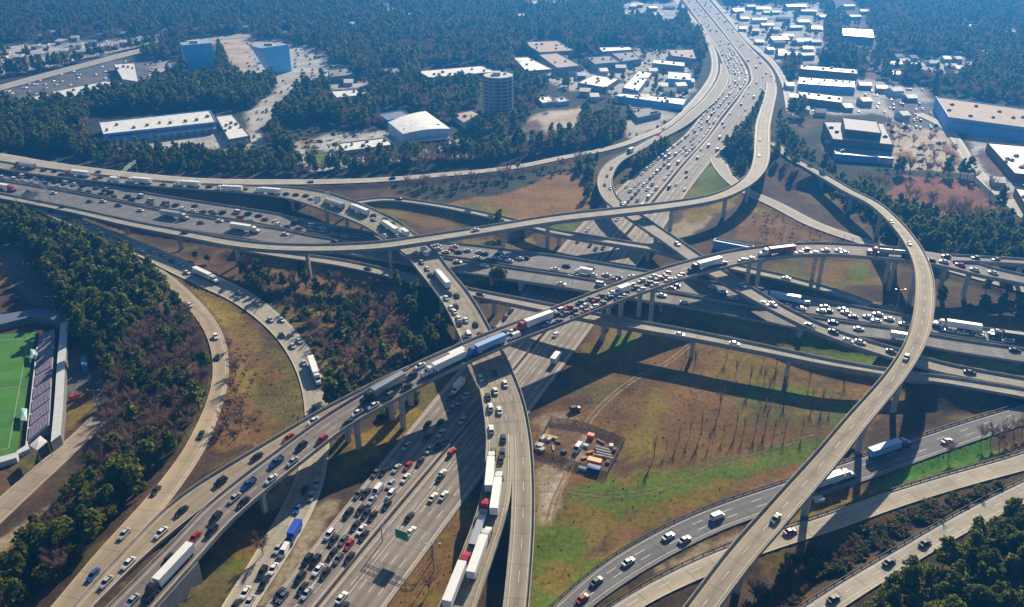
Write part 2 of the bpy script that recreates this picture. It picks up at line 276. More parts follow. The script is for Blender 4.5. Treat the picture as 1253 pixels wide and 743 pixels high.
road('TL', V([(-40,113,120,.2),(0,104,110.5,.2),(60,88,94,.2),(130,70,75.5,.2),(170,60,65,.2),(230,49,53.5,.2),(300,41,45.5,.2)]), (0.36,0.33,0.29), 2, None, flow=1, wear=.1, parL=False, parR=False)
road('RR', [(1120,140,1126,137,.2),(1150,155,1158,152,.2),(1164,170,1172,166,.2),(1190,212,1200,207,.2),(1232,252,1243,245,.2),(1270,285,1282,277,.2)], (0.40,0.37,0.33), 2, None, flow=1, wear=.1, parL=False, parR=False)
SURF = {}
ROADINFO = {  # name, label, category ; None category = structure
 'G': ('flyover', 'top flyover packed with a traffic queue, curving from lower left to the right edge', 'flyover'),
 'GU': ('flyover', 'short narrow flyover branch forking off above the tanker truck at the right edge', 'flyover'),
 'G0': ('flyover', 'tan slip ramp peeling off the left side of the queue flyover', 'flyover'),
 'E': ('flyover', 'long thin pale flyover sweeping across the upper middle to a bend at the right', 'flyover'),
 'D': ('flyover', 'wide tan viaduct dropping from upper left and diving under the queue flyover', 'flyover'),
 'DL': ('flyover', 'left prong of the forked viaduct, carrying a line of white semi trucks', 'flyover'),
 'DR': ('flyover', 'right prong of the forked viaduct, empty of traffic, at the bottom', 'flyover'),
 'F': ('flyover', 'loop ramp hooking round beside the far freeway, then falling away to the right', 'flyover'),
 'C': ('flyover', 'straight narrow overpass crossing the brown field in the middle', 'flyover'),
 'U': ('flyover', 'small overpass crossing the freeway just behind the ring road', 'flyover'),
 'I': ('flyover', 'tall nearly empty ramp curving down the right side to the bottom edge', 'flyover'),
 'BW': ('overpass', 'ring road carriageway full of queued cars, with its bridge over the freeway', 'highway'),
 'BE': ('overpass', 'freely moving near carriageway of the ring road, with its bridge over the freeway', 'highway'),
}
for key, R in ROADS.items():
    c, hw, T, Nn, q, br, sg = R['c'], R['hw'], R['T'], R['N'], R['q'], R['br'], R['sg']
    n = len(c)
    hasb = br.any()
    info = ROADINFO.get(key)
    root = None
    if info:
        i0 = n // 2
        root = empty(info[0], (c[i0, 0], c[i0, 1], 0)); tag(root, info[1], info[2])
    R['root'] = root; ox, oy = (root.location.x, root.location.y) if root else (0, 0)
    def P3(i, off, z): return (c[i, 0] + Nn[i, 0] * off - ox, c[i, 1] + Nn[i, 1] * off - oy, z)
    R['P3'] = P3
    m = road_mat('paving_' + key.lower(), R['col'], R['lane'], R['wear'], 12.0 if hasb and key not in ('BW', 'BE') else 9.0)
    # surface + slab : left/right offsets, girder box below
    verts, uvs, faces, fm = [], [], [], []
    for i in range(n):
        h = hw[i]; z = c[i, 2]; th = 0.55 if br[i] else 0.35; g = 1.75 if br[i] else 0.36
        for off, zz in ((h, z), (-h, z), (-h, z - th), (-h * .78, z - th - .01), (-h * .74, z - g), (h * .74, z - g), (h * .78, z - th - .01), (h, z - th)):
            verts.append(P3(i, off, zz)); uvs.append((off, q[i]))
    # smooth lateral band so that the paving shader has dense enough stations: the top is one quad strip
    for i in range(n - 1):
        b = i * 8; d = b + 8
        for k in range(8):
            k2 = (k + 1) % 8; faces.append((b + k, b + k2, d + k2, d + k)); fm.append(0 if k == 0 else 1)
    faces.append(tuple(range(7, -1, -1))); fm.append(1); faces.append(tuple(range((n - 1) * 8, n * 8))); fm.append(1)
    me = mesh_of('deck', verts, faces, [m, M_CONCD], fm, uvs)
    uv2 = me.uv_layers.new(name='EdgeMap'); li = np.empty(len(me.loops), dtype=np.int32); me.loops.foreach_get('vertex_index', li)
    e_ = np.tile(np.array([1, -1, -1, -1, -1, 1, 1, 1], np.float32), n)[li]; uv2.data.foreach_set('uv', np.column_stack([e_, 0 * e_]).astype(np.float32).ravel())
    names = {'AL': 'freeway_southbound', 'AR': 'freeway_northbound'}
    if root: ob = link('deck', me, root)
    else: ob = tag(link({'J': 'collector_road', 'H': 'exit_road', 'AL': 'freeway', 'AR': 'freeway', 'M': 'frontage_road', 'P': 'asphalt_road', 'Q': 'concrete_road', 'R': 'concrete_road', 'K': 'slip_road', 'FR': 'frontage_road', 'S': 'gravel_road', 'TL': 'street_road', 'RR': 'street_road'}[key], me), None, None, None, 'structure')
    if not root: tag(ob, {'J': 'pale collector road passing under the queue flyover', 'H': 'tan exit road beside the bare woods', 'AL': 'freeway carriageway with the heavy queue', 'AR': 'lightly used freeway carriageway', 'M': 'pale frontage road behind the interchange', 'P': 'grey asphalt road curving below the brown field', 'Q': 'bare concrete road below the grass strip', 'R': 'concrete road at the lower right corner', 'K': 'narrow slip road behind the bend', 'FR': 'frontage road beside the far freeway', 'S': 'sandy track beside the stadium', 'TL': 'street behind the shopping centre', 'RR': 'street beside the large warehouse'}[key], None)
    SURF[key] = ob
    # lane markings (15 mm above)
    mk = MB(); lanes = R['lanes']
    def strip(i, o0, o1, z=.015, mm=0):
        j = i + 1
        mk.poly([P3(i, o0(i), c[i, 2] + z), P3(i, o1(i), c[i, 2] + z), P3(j, o1(j), c[j, 2] + z), P3(j, o0(j), c[j, 2] + z)], mm)
    if lanes > 0 and key not in ('S',):
        sh = 1.2
        for i in range(n - 1):
            far = c[i, 1] > 620
            wl = .14 if not far else .3
            strip(i, lambda k: hw[k] - sh, lambda k: hw[k] - sh - wl)
            strip(i, lambda k: -hw[k] + sh, lambda k: -hw[k] + sh + wl, mm=1 if key in ('E', 'I', 'C', 'J', 'Q', 'H') else 0)
            if lanes > 1 and i % 3 == 0 and not far:
                for L in range(1, lanes):
                    f = lambda k, L=L: -(hw[k] - sh) + 2 * (hw[k] - sh) * L / lanes
                    strip(i, lambda k: f(k) + .08, lambda k: f(k) - .08)
            if key in ('AL', 'AR') and c[i, 1] < 620:   # solid line of the inside car-pool lane
                s = -1 if key == 'AL' else 1
                strip(i, lambda k: s * (hw[k] - 5.6), lambda k: s * (hw[k] - 5.8))
        if mk.f:
            if root: mk.build('lane_marking', [M_LINEW, M_LINEY], root)
            else: mk.build('lane_marking', [M_LINEW, M_LINEY], ob)
    # parapets
    if info or key in ('G0',):
        for side in (1, -1):
            opt = R['parL'] if side * sg > 0 else R['parR']
            if opt is False: continue
            rng = opt if isinstance(opt, tuple) else (-1, 999)
            pv = MB(); prev = None
            for i in range(n):
                if not (rng[0] <= R['st'][i] <= rng[1]): prev = None; continue
                if key == 'G' and side * sg > 0 and 3.2 < R['st'][i] < 4.8: prev = None; continue
                o1 = side * (hw[i] - .02); o0 = side * (hw[i] - .40); z = c[i, 2]
                ring = [P3(i, o0, z + .01), P3(i, o1, z + .01), P3(i, o1, z + .98), P3(i, side * (hw[i] - .26), z + .98)]
                if side < 0: ring = ring[::-1]
                if prev: pv.prism(prev, ring, 0, False, False)
                prev = ring
            if pv.f: pv.build('parapet', [M_BARR], root)
# median walls
def barrier_line(name, label, cat, key, side, inset, h=1.0, wd=.5, mt=None, i0=0, i1=10**6):
    R = ROADS[key]; c, hw, Nn = R['c'], R['hw'], R['N']; mb = MB(); prev = None
    for i in range(max(0, i0), min(len(c), i1)):
        o = side * R['sg'] * (hw[i] + inset)
        def q3(off, z): return (c[i, 0] + Nn[i, 0] * off, c[i, 1] + Nn[i, 1] * off, c[i, 2] + z)
        ring = [q3(o - wd / 2, -.2), q3(o + wd / 2, -.2), q3(o + wd * .2, h), q3(o - wd * .2, h)]
        if prev: mb.prism(prev, ring, 0, False, False)
        prev = ring
    return tag(mb.build(name, [mt or M_DBARR]), label, cat)
barrier_line('median_barrier', 'dark concrete barrier dividing the two freeway carriageways', 'barrier', 'AL', -1, .12, 1.1, .8)
barrier_line('median_barrier', 'dark concrete barrier dividing the two ring road carriageways', 'barrier', 'BW', -1, .18, 1.1, .8)
# ------------------------------------------------------------------ ground
def axis(a, b, fine0, fine1, step, grow, maxstep):
    pts = list(np.arange(fine0, fine1 + .1, step))
    s = step; x = fine1
    while x < b: s = min(s * grow, maxstep); x += s; pts.append(x)
    s = step; x = fine0; left = []
    while x > a: s = min(s * grow, maxstep); x -= s; left.append(x)
    return np.array(left[::-1] + pts)
XS = axis(-5200, 5200, -300, 330, 2.5, 1.03, 250)
YS = axis(-900, 7000, 120, 520, 2.5, 1.012, 250)
GX, GY = np.meshgrid(XS, YS); gx = GX.ravel(); gy = GY.ravel()
gz = (np.sin(gx * .041 + 1.3) * np.cos(gy * .033) * .35 + np.sin(gx * .013) * np.sin(gy * .017 + 2) * .5) - .1
gz = np.minimum(gz, 0.25)
dmins = {}
for key, R in ROADS.items():
    c, hw = R['c'], R['hw']
    reach = 45 + hw.max()
    sel = np.where((gx > c[:, 0].min() - reach) & (gx < c[:, 0].max() + reach) & (gy > c[:, 1].min() - reach) & (gy < c[:, 1].max() + reach))[0]
    d = np.full(len(sel), 1e9); k = np.zeros(len(sel), int)
    for a in range(0, len(c)):
        dd = (gx[sel] - c[a, 0]) ** 2 + (gy[sel] - c[a, 1]) ** 2
        u = dd < d; d[u] = dd[u]; k[u] = a
    d = np.sqrt(d) - hw[k]
    ok = d < 45; dmins[key] = (sel[ok], d[ok], k[ok])
for key, (sel, d, k) in dmins.items():
    R = ROADS[key]
    if not R['embank']: continue
    c, br = R['c'], R['br']
    ed = np.maximum(0, d - 1.2)
    if R['wall']:
        side = ((gx[sel] - c[k, 0]) * R['N'][k, 0] + (gy[sel] - c[k, 1]) * R['N'][k, 1]) * R['sg']
        if R['wall'] == 'R': ed = np.where((side < 0) & (d > -.6), 99, ed)
    e = np.where(br[k], -9, c[k, 2] - .42 - ed * .5)
    gz[sel] = np.maximum(gz[sel], e)
for key, (sel, d, k) in dmins.items():
    R = ROADS[key]; c, br = R['c'], R['br']
    lim = c[k, 2] - .42 + np.maximum(0, d - 2.6) * .6
    if R['wall']:
        side = ((gx[sel] - c[k, 0]) * R['N'][k, 0] + (gy[sel] - c[k, 1]) * R['N'][k, 1]) * R['sg']
    lim = np.where(br[k], np.where(d < 3, c[k, 2] - 2.4, 99), lim)
    gz[sel] = np.minimum(gz[sel], lim)
# cover (what grows or lies on the ground, plus painted shade), patches traced on the ground plane
COV = {'yard': (.15,.085,.05), 'litter': (.075,.050,.034), 'forest': (.030,.034,.022), 'olive': (.175,.128,.028), 'green': (.095,.140,.016), 'bright': (.07,.19,.018), 'brown': (.165,.092,.036), 'redbrown': (.112,.066,.036),
  'orange': (.23,.125,.045), 'dirt': (.30,.245,.165), 'gravel': (.40,.36,.30), 'lot': (.13,.13,.14), 'lotl': (.42,.40,.38), 'beige': (.48,.39,.31), 'red': (.22,.085,.05), 'purple': (.13,.085,.085), 'yellow': (.21,.145,.03), 'shade': (.04,.045,.03), 'dull': (.115,.095,.034)}  # 'shade' is shadow painted into the ground colour
PATCH = [
 ('forest', [(-400,-40),(1700,-40),(1700,218),(1253,260),(1060,240),(950,190),(900,150),(760,190),(450,220),(-400,170)]),
 ('lot', [(-60,128),(0,128),(100,118),(190,108),(200,75),(150,72),(0,112),(-60,125)]), ('lotl', [(180,60),(270,45),(310,60),(290,100),(380,110),(420,90),(390,60),(330,50)]),
 ('beige', [(262,45),(310,42),(305,85),(285,92)]), ('lotl', [(-40,58),(60,52),(120,50),(200,42),(206,50),(140,64),(60,82),(-40,100)]), ('orange', [(8,72),(35,66),(40,74),(15,85)]), ('lotl', [(395,100),(450,98),(456,106),(400,110)]), ('lot', [(500,96),(600,92),(605,98),(520,103)]), ('lotl', [(185,78),(215,72),(222,92),(196,98)]),
 ('lotl', [(115,168),(300,160),(330,172),(300,184),(120,182)]), ('lotl', [(300,140),(350,100),(370,110),(330,165),(310,172)]), ('lotl', [(350,178),(420,160),(470,160),(490,172),(560,170),(590,190),(420,206),(380,212)]),
 ('green', [(372,180),(395,184),(420,205),(392,205)]), ('orange', [(362,170),(375,166),(385,172),(372,178)]),
 ('beige', [(655,140),(720,130),(712,150),(705,170),(660,172),(630,165)]), ('orange', [(622,166),(640,160),(652,172),(628,178)]), ('lotl', [(700,90),(780,60),(840,60),(850,110),(800,155),(740,110)]), ('purple', [(640,150),(660,146),(668,168),(640,168)]),
 ('lotl', [(760,150),(800,140),(830,138),(800,160),(770,172)]), ('lotl', [(655,92),(720,82),(740,92),(700,112)]),
 ('lotl', [(962,100),(1060,95),(1130,110),(1150,140),(1120,160),(1080,140),(1000,140),(968,140)]), ('lot', [(1080,120),(1140,125),(1165,160),(1110,160)]), ('beige', [(1085,150),(1160,160),(1190,212),(1095,208)]), ('beige', [(1100,165),(1150,170),(1172,206),(1110,204)]),
 ('orange', [(1150,175),(1162,178),(1190,212),(1178,211)]), ('orange',[(1094,188),(1115,186),(1120,200),(1098,203)]), ('red', [(1100,214),(1190,222),(1225,265),(1150,262),(1085,240)]), ('lotl', [(1185,150),(1300,172),(1330,280),(1220,240),(1190,200)]), ('purple', [(1200,178),(1240,215),(1225,235),(1196,195)]),
 ('purple', [(1012,-10),(1040,-10),(1095,92),(1062,98),(1025,40)]), ('lotl', [(1074,62),(1080,62),(1092,92),(1086,95)]), ('redbrown', [(1015,140),(985,165),(1008,185),(1040,200),(960,150)]), 
 ('lotl', [(640,0),(700,0),(690,10),(640,8)]), ('lotl', [(760,3),(830,3),(832,24),(765,24)]), ('lotl', [(880,8),(1008,0),(1010,30),(1004,80),(950,76),(905,36)]), ('lotl', [(940,45),(1000,45),(1005,54),(948,55)]), ('lotl', [(955,60),(1000,62),(1000,74),(960,74)]), ('lotl', [(1095,72),(1180,70),(1185,92),(1100,94)]),
 # inside the interchange
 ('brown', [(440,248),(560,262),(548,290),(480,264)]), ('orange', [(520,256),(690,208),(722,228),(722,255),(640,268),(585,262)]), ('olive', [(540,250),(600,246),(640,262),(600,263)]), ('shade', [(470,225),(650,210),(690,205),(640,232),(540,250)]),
 ('olive', [(560,290),(650,300),(640,310),(570,300)]), ('green', [(660,272),(740,262),(700,288),(668,286)]), ('yellow', [(600,285),(650,292),(660,306),(600,298)]),
 ('green', [(830,247),(872,198),(900,226),(868,243)]), ('olive', [(748,232),(770,215),(776,225),(756,245)]), ('dirt', [(790,300),(840,262),(895,245),(850,285),(830,298)]), ('yellow', [(835,260),(905,236),(900,250),(860,270),(840,272)]), ('brown', [(905,262),(950,250),(1040,295),(960,300),(900,292)]), ('olive',[(926,246),(950,255),(940,262),(915,258)]),
 ('olive', [(985,318),(1100,322),(1090,350),(990,350)]), ('green', [(1040,322),(1062,322),(1060,346),(1030,346)]), ('dirt', [(1020,366),(1100,374),(1105,388),(1030,374)]), ('green', [(960,330),(990,325),(985,345),(950,338)]),
 ('brown', [(1145,378),(1330,396),(1330,418),(1145,392)]), ('dull', [(1144,430),(1330,454),(1330,476),(1144,442)]), ('green', [(1144,432),(1253,450),(1253,462),(1150,446)]),
 ('green', [(880,372),(960,392),(1100,446),(1085,454),(960,430),(890,405)]), ('redbrown', [(755,370),(810,372),(800,392),(755,388)]), ('olive', [(800,378),(850,374),(850,404),(785,394)]),
 ('brown', [(690,480),(735,398),(860,412),(1085,458),(1110,480),(1040,545),(960,565),(880,595),(760,610),(640,600),(640,520)]), ('olive', [(735,398),(800,404),(790,430),(740,440),(700,455),(715,420)]), ('green', [(738,402),(795,408),(775,428),(742,432)]),
 ('olive', [(850,425),(990,450),(940,475),(860,462)]), ('dull', [(900,470),(1060,480),(1050,530),(900,520)]), ('olive', [(1030,470),(1090,478),(1060,498),(1020,490)]),
 ('dull', [(650,600),(760,590),(880,560),(1010,530),(1020,545),(960,580),(800,640),(690,740),(640,760)]), ('green', [(690,600),(770,580),(880,570),(1000,535),(1012,545),(900,590),(790,620),(700,640)]), ('green', [(650,680),(760,650),(740,690),(680,743),(645,750)]), ('brown', [(700,690),(760,640),(800,640),(740,680)]), ('brown', [(890,595),(960,570),(990,565),(980,580),(920,600)]), ('olive', [(750,640),(890,580),(900,598),(800,645)]),
 ('dirt', [(657,572),(680,566),(688,600),(672,640),(656,655)]), ('dirt', [(655,512),(690,502),(705,520),(700,535),(668,540)]), ('gravel', [(702,535),(712,530),(716,548),(698,570),(690,590),(676,612),(672,645),(664,640),(668,606),(686,580)]), ('yard', [(654,553.5),(674,515),(713,521),(764,541),(742,583),(689,565)]), ('dirt', [(700,568),(706,540),(716,528),(722,530),(714,552),(708,568)]),
 ('bright', [(1060,596),(1140,560),(1230,532),(1260,528),(1260,546),(1150,578),(1085,602)]), ('redbrown', [(1215,525),(1330,500),(1330,530),(1215,556)]), ('olive', [(860,664),(940,640),(1060,592),(1085,598),(980,636),(890,662)]), ('dirt', [(790,705),(850,672),(930,640),(900,660),(830,692)]), ('olive', [(1050,600),(1000,622),(970,625),(1020,605)]),
 ('litter', [(850,720),(1000,655),(1253,580),(1253,590),(1010,720),(960,760),(840,770)]), ('olive', [(930,680),(980,664),(985,680),(930,700)]),
 ('olive', [(465,760),(558,620),(584,640),(538,770)]), ('yellow', [(398,590),(440,535),(500,495),(516,500),(485,542),(420,578)]), ('dirt', [(318,625),(362,570),(384,552),(362,590),(344,620)]), ('dirt', [(315,743),(384,620),(418,610),(400,640),(330,735)]), ('brown', [(378,640),(416,612),(400,632)]), ('green', [(215,760),(296,672),(318,672),(262,760)]), ('olive', [(285,668),(330,640),(320,668)]),
 ('brown', [(188,318),(290,375),(340,432),(372,490),(374,516),(290,560),(246,562),(280,500),(286,430),(250,370)]), ('yellow', [(190,320),(285,372),(300,392),(270,400),(240,360)]), ('olive', [(272,385),(330,425),(368,490),(372,516),(330,535),(310,500),(320,450)]), ('redbrown', [(262,420),(290,440),(300,520),(270,545)]),
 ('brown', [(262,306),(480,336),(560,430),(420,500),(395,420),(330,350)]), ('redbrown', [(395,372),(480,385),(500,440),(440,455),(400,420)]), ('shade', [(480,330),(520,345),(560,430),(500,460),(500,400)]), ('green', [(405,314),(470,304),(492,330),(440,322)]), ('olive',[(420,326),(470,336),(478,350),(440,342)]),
 ('green', [(552,336),(600,334),(640,348),(560,352)]), ('litter', [(0,250),(160,300),(260,430),(250,540),(150,640),(60,743),(-60,800),(-60,250)]), ('redbrown', [(170,360),(250,410),(255,490),(200,560),(130,600),(140,480)]), ('dirt', [(-60,700),(0,660),(60,620),(70,640),(0,712),(-60,760)]), ('orange',[(0,680),(70,625),(76,634),(0,705)]),
 ('lot', [(-60,285),(0,285),(20,300),(75,372),(60,385),(0,340),(-60,330)]), ('orange', [(-20,320),(8,318),(12,350),(-20,362)]), ('olive', [(80,428),(108,418),(112,440),(80,462)]), ('lot', [(84,430),(124,440),(130,490),(84,500)]), ('olive', [(78,515),(100,470),(118,470),(110,500),(80,530)]),
 ('yellow',[(139,716),(163,700),(233,637),(258,616),(262,620),(234,648),(163,713),(141,740)]),
]
def inside(poly, x, y):
    r = np.zeros(len(x), bool); n = len(poly); j = n - 1
    for i in range(n):
        xi, yi = poly[i]; xj, yj = poly[j]
        cnd = ((yi > y) != (yj > y)) & (x < (xj - xi) * (y - yi) / ((yj - yi) or 1e-9) + xi)
        r ^= cnd; j = i
    return r
ahead = gy > 60
ppx = np.full(len(gx), -9999.0); ppy = np.full(len(gx), -9999.0)
ppx[ahead], ppy[ahead] = to_px(gx[ahead], gy[ahead], 0 * gy[ahead])
col = np.tile(np.array(COV['litter']), (len(gx), 1))
col[gy > 700] = COV['forest']
wob = np.sin(gx * .31) * np.cos(gy * .27) + np.sin(gx * .11 + gy * .13)
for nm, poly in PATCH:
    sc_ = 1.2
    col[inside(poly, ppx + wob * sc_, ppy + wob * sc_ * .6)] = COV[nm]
def vnoise(x, y, s, seed):
    x = x / s; y = y / s; xi = np.floor(x).astype(np.int64); yi = np.floor(y).astype(np.int64); fx = x - xi; fy = y - yi; fx = fx * fx * (3 - 2 * fx); fy = fy * fy * (3 - 2 * fy)
    def h(a, b): q_ = np.sin(a * 127.1 + b * 311.7 + seed * 74.7) * 43758.5453; return q_ - np.floor(q_)
    return (h(xi, yi) * (1 - fx) + h(xi + 1, yi) * fx) * (1 - fy) + (h(xi, yi + 1) * (1 - fx) + h(xi + 1, yi + 1) * fx) * fy
def fbm(s, seed): return (vnoise(gx, gy, s, seed) + .5 * vnoise(gx, gy, s / 2.1, seed + 1) + .25 * vnoise(gx, gy, s / 4.3, seed + 2)) / 1.75
is_ = lambda nm: np.abs(col - np.array(COV[nm])).sum(1) < 1e-6
na, nb_, nc = fbm(26, 1), fbm(14, 5), fbm(40, 9)
masks = {k: is_(k) for k in ('brown', 'dull', 'olive', 'green', 'redbrown', 'litter')}
for src, rules in {'brown': ((na > .68, 'olive'), (nb_ > .66, 'redbrown'), (nc > .74, 'dull')), 'dull': ((na > .58, 'green'), (nb_ > .6, 'olive'), (nc > .58, 'brown')), 'olive': ((na > .66, 'dull'), (nb_ > .58, 'brown')), 'green': ((nb_ > .64, 'olive'), (nc > .66, 'dull')), 'redbrown': ((na > .62, 'brown'), (nb_ > .66, 'litter')), 'litter': ((nb_ > .62, 'redbrown'), (na > .66, 'dull'))}.items():
    for cnd, dst in rules: col[masks[src] & cnd & (gy < 640)] = COV[dst]
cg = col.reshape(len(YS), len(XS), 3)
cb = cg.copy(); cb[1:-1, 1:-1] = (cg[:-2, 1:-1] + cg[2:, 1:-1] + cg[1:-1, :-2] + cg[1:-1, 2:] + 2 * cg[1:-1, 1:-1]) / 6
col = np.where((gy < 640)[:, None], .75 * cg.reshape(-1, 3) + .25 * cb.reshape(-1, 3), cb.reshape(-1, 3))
ny, nx = len(YS), len(XS)
ii = np.arange((ny - 1) * nx).reshape(ny - 1, nx)[:, :-1].ravel()
fc = np.stack([ii, ii + 1, ii + nx + 1, ii + nx], 1)
gm = bpy.data.meshes.new('ground'); gm.vertices.add(len(gx)); gm.vertices.foreach_set('co', np.column_stack([gx, gy, gz]).astype(np.float32).ravel())
gm.loops.add(len(fc) * 4); gm.loops.foreach_set('vertex_index', fc.astype(np.int32).ravel())
gm.polygons.add(len(fc)); gm.polygons.foreach_set('loop_start', (np.arange(len(fc)) * 4).astype(np.int32)); 
gm.update(calc_edges=True); gm.polygons.foreach_set('use_smooth', [True] * len(fc))
ca = gm.color_attributes.new('cover', 'FLOAT_COLOR', 'POINT'); ca.data.foreach_set('color', np.column_stack([col, np.ones(len(col))]).astype(np.float32).ravel())
mg = bpy.data.materials.new('ground_cover'); mg.use_nodes = True; t = mg.node_tree; N = t.nodes; Lk = t.links; b = N['Principled BSDF']
b.inputs['Roughness'].default_value = .95; b.inputs['Specular IOR Level'].default_value = .1
at_ = N.new('ShaderNodeAttribute'); at_.attribute_name = 'cover'; tc = N.new('ShaderNodeTexCoord')
def nz(scale, det=6, ro=.65):
    q_ = N.new('ShaderNodeTexNoise'); q_.inputs['Scale'].default_value = scale; q_.inputs['Detail'].default_value = det; q_.inputs['Roughness'].default_value = ro; Lk.new(tc.outputs['Object'], q_.inputs['Vector']); return q_.outputs['Fac']
def mr(x, a, bb, lo=.3, hi=.7):
    q_ = N.new('ShaderNodeMapRange'); q_.inputs[1].default_value = lo; q_.inputs[2].default_value = hi; q_.inputs[3].default_value = a; q_.inputs[4].default_value = bb; Lk.new(x, q_.inputs[0]); return q_.outputs[0]
m1 = N.new('ShaderNodeMath'); m1.operation = 'MULTIPLY'; Lk.new(mr(nz(.045), .6, 1.4), m1.inputs[0]); Lk.new(mr(nz(.5, 10, .8), .45, 1.55), m1.inputs[1])
sc1 = N.new('ShaderNodeVectorMath'); sc1.operation = 'SCALE'; Lk.new(at_.outputs['Color'], sc1.inputs[0]); Lk.new(m1.outputs[0], sc1.inputs['Scale'])
mx = N.new('ShaderNodeMix'); mx.data_type = 'RGBA'; Lk.new(mr(nz(.09, 7), 0, .38, .5, .72), mx.inputs[0]); Lk.new(sc1.outputs[0], mx.inputs[6]); mx.inputs[7].default_value = (.11, .085, .05, 1)
Lk.new(mx.outputs[2], b.inputs['Base Color'])
bp = N.new('ShaderNodeBump'); bp.inputs['Strength'].default_value = .6; bp.inputs['Distance'].default_value = .6; Lk.new(nz(.6, 8, .8), bp.inputs['Height']); Lk.new(bp.outputs[0], b.inputs['Normal'])
gm.materials.append(mg); ground = tag(link('ground', gm), 'winter ground of grass, brown field and bare earth', None, None, 'structure')
def ground_z(x, y):
    i = int(np.clip(np.searchsorted(YS, y) - 1, 0, ny - 2)); j = int(np.clip(np.searchsorted(XS, x) - 1, 0, nx - 2))
    fx = (x - XS[j]) / (XS[j + 1] - XS[j]); fy = (y - YS[i]) / (YS[i + 1] - YS[i]); g = gz.reshape(ny, nx)
    return float(g[i, j] * (1 - fx) * (1 - fy) + g[i, j + 1] * fx * (1 - fy) + g[i + 1, j] * (1 - fx) * fy + g[i + 1, j + 1] * fx * fy)
def road_near(x, y, zmax=1e9, skip=(), margin=0.0):
    """name of a road lower than zmax that covers (x, y)"""
    for key, R in ROADS.items():
        if key in skip: continue
        c = R['c']; d2 = (c[:, 0] - x) ** 2 + (c[:, 1] - y) ** 2; k = int(d2.argmin())
        if d2[k] < (R['hw'][k] + margin) ** 2 and c[k, 2] < zmax: return key
    return None
# ------------------------------------------------------------------ piers
PIERS = {'G': (36, 2), 'E': (42, 1), 'D': (34, 2), 'DL': (34, 1), 'DR': (34, 1), 'F': (36, 1), 'C': (40, 1), 'U': (30, 1), 'I': (44, 1), 'BW': (24, 3), 'BE': (24, 3), 'G0': (34, 1), 'GU': (30, 1)}
for key, (gap, ncol) in PIERS.items():
    R = ROADS[key]; c, hw, br, q, T, Nn = R['c'], R['hw'], R['br'], R['q'], R['T'], R['N']; root = R['root']
    last = -1e9
    for i in range(len(c)):
        if not br[i] or q[i] - last < gap: continue
        k = None
        for s in (0, 2, -2, 4, -4):
            j = i + s
            if j < 0 or j >= len(c) or not br[j]: continue
            offs = [0.0] if ncol == 1 else ([-hw[j] * .55, hw[j] * .55] if ncol == 2 else [-hw[j] * .65, 0, hw[j] * .65])
            if all(road_near(c[j, 0] + Nn[j, 0] * o, c[j, 1] + Nn[j, 1] * o, c[j, 2] - 3, (key,), 1.6) is None for o in offs): k = j; break
        if k is None: continue
        gzz = ground_z(c[k, 0], c[k, 1])
        if c[k, 2] - gzz < 3.6: continue
        last = q[k]; zt = c[k, 2] - 1.76
        mb = MB(); a, bq = T[k], Nn[k]; ox, oy = (root.location.x, root.location.y) if root else (0, 0)
        def pt(u, v, z): return (c[k, 0] + a[0] * u + bq[0] * v - ox, c[k, 1] + a[1] * u + bq[1] * v - oy, z)
        for o in offs:
            cw = 1.5 if ncol > 1 else 2.0; cl = .8
            r0 = [pt(-cl, o - cw / 2, gzz - 1), pt(cl, o - cw / 2, gzz - 1), pt(cl, o + cw / 2, gzz - 1), pt(-cl, o + cw / 2, gzz - 1)]
            ztop = zt - 1.3
            r1 = [(p[0], p[1], ztop) for p in r0]; mb.prism(r0, r1, 0)
        hh = hw[k] * .8
        inner = max(abs(o) for o in offs) + 1.0
        r0 = [pt(-.95, -inner, zt - 1.32), pt(.95, -inner, zt - 1.32), pt(.95, inner, zt - 1.32), pt(-.95, inner, zt - 1.32)]
        r1 = [pt(-.95, -hh, zt - .45), pt(.95, -hh, zt - .45), pt(.95, hh, zt - .45), pt(-.95, hh, zt - .45)]
        r2 = [(p[0], p[1], zt + .02) for p in r1]
        cap = MB(); cap.loft([r0, r1, r2])
        po = mb.build('pier', [M_PIER], root); cap.build('pier_cap', [M_PIER], po)
# retaining wall under the lower end of the queue flyover
R = ROADS['G']; mb = MB(); prev = None
for i in range(len(R['c'])):
    if R['st'][i] < 33.0: continue
    o = -R['sg'] * (R['hw'][i] + .25); x = R['c'][i, 0] + R['N'][i, 0] * o; y = R['c'][i, 1] + R['N'][i, 1] * o
    o2 = -R['sg'] * (R['hw'][i] - .3); x2 = R['c'][i, 0] + R['N'][i, 0] * o2; y2 = R['c'][i, 1] + R['N'][i, 1] * o2
    ring = [(x, y, -1), (x2, y2, -1), (x2, y2, R['c'][i, 2] - .4), (x, y, R['c'][i, 2] - .4)]
    if prev: mb.prism(prev, ring)
    else: mb.poly(ring)
    prev = ring
tag(mb.build('retaining_wall', [M_CONCD]), 'tall concrete retaining wall under the low end of the queue flyover', 'wall')
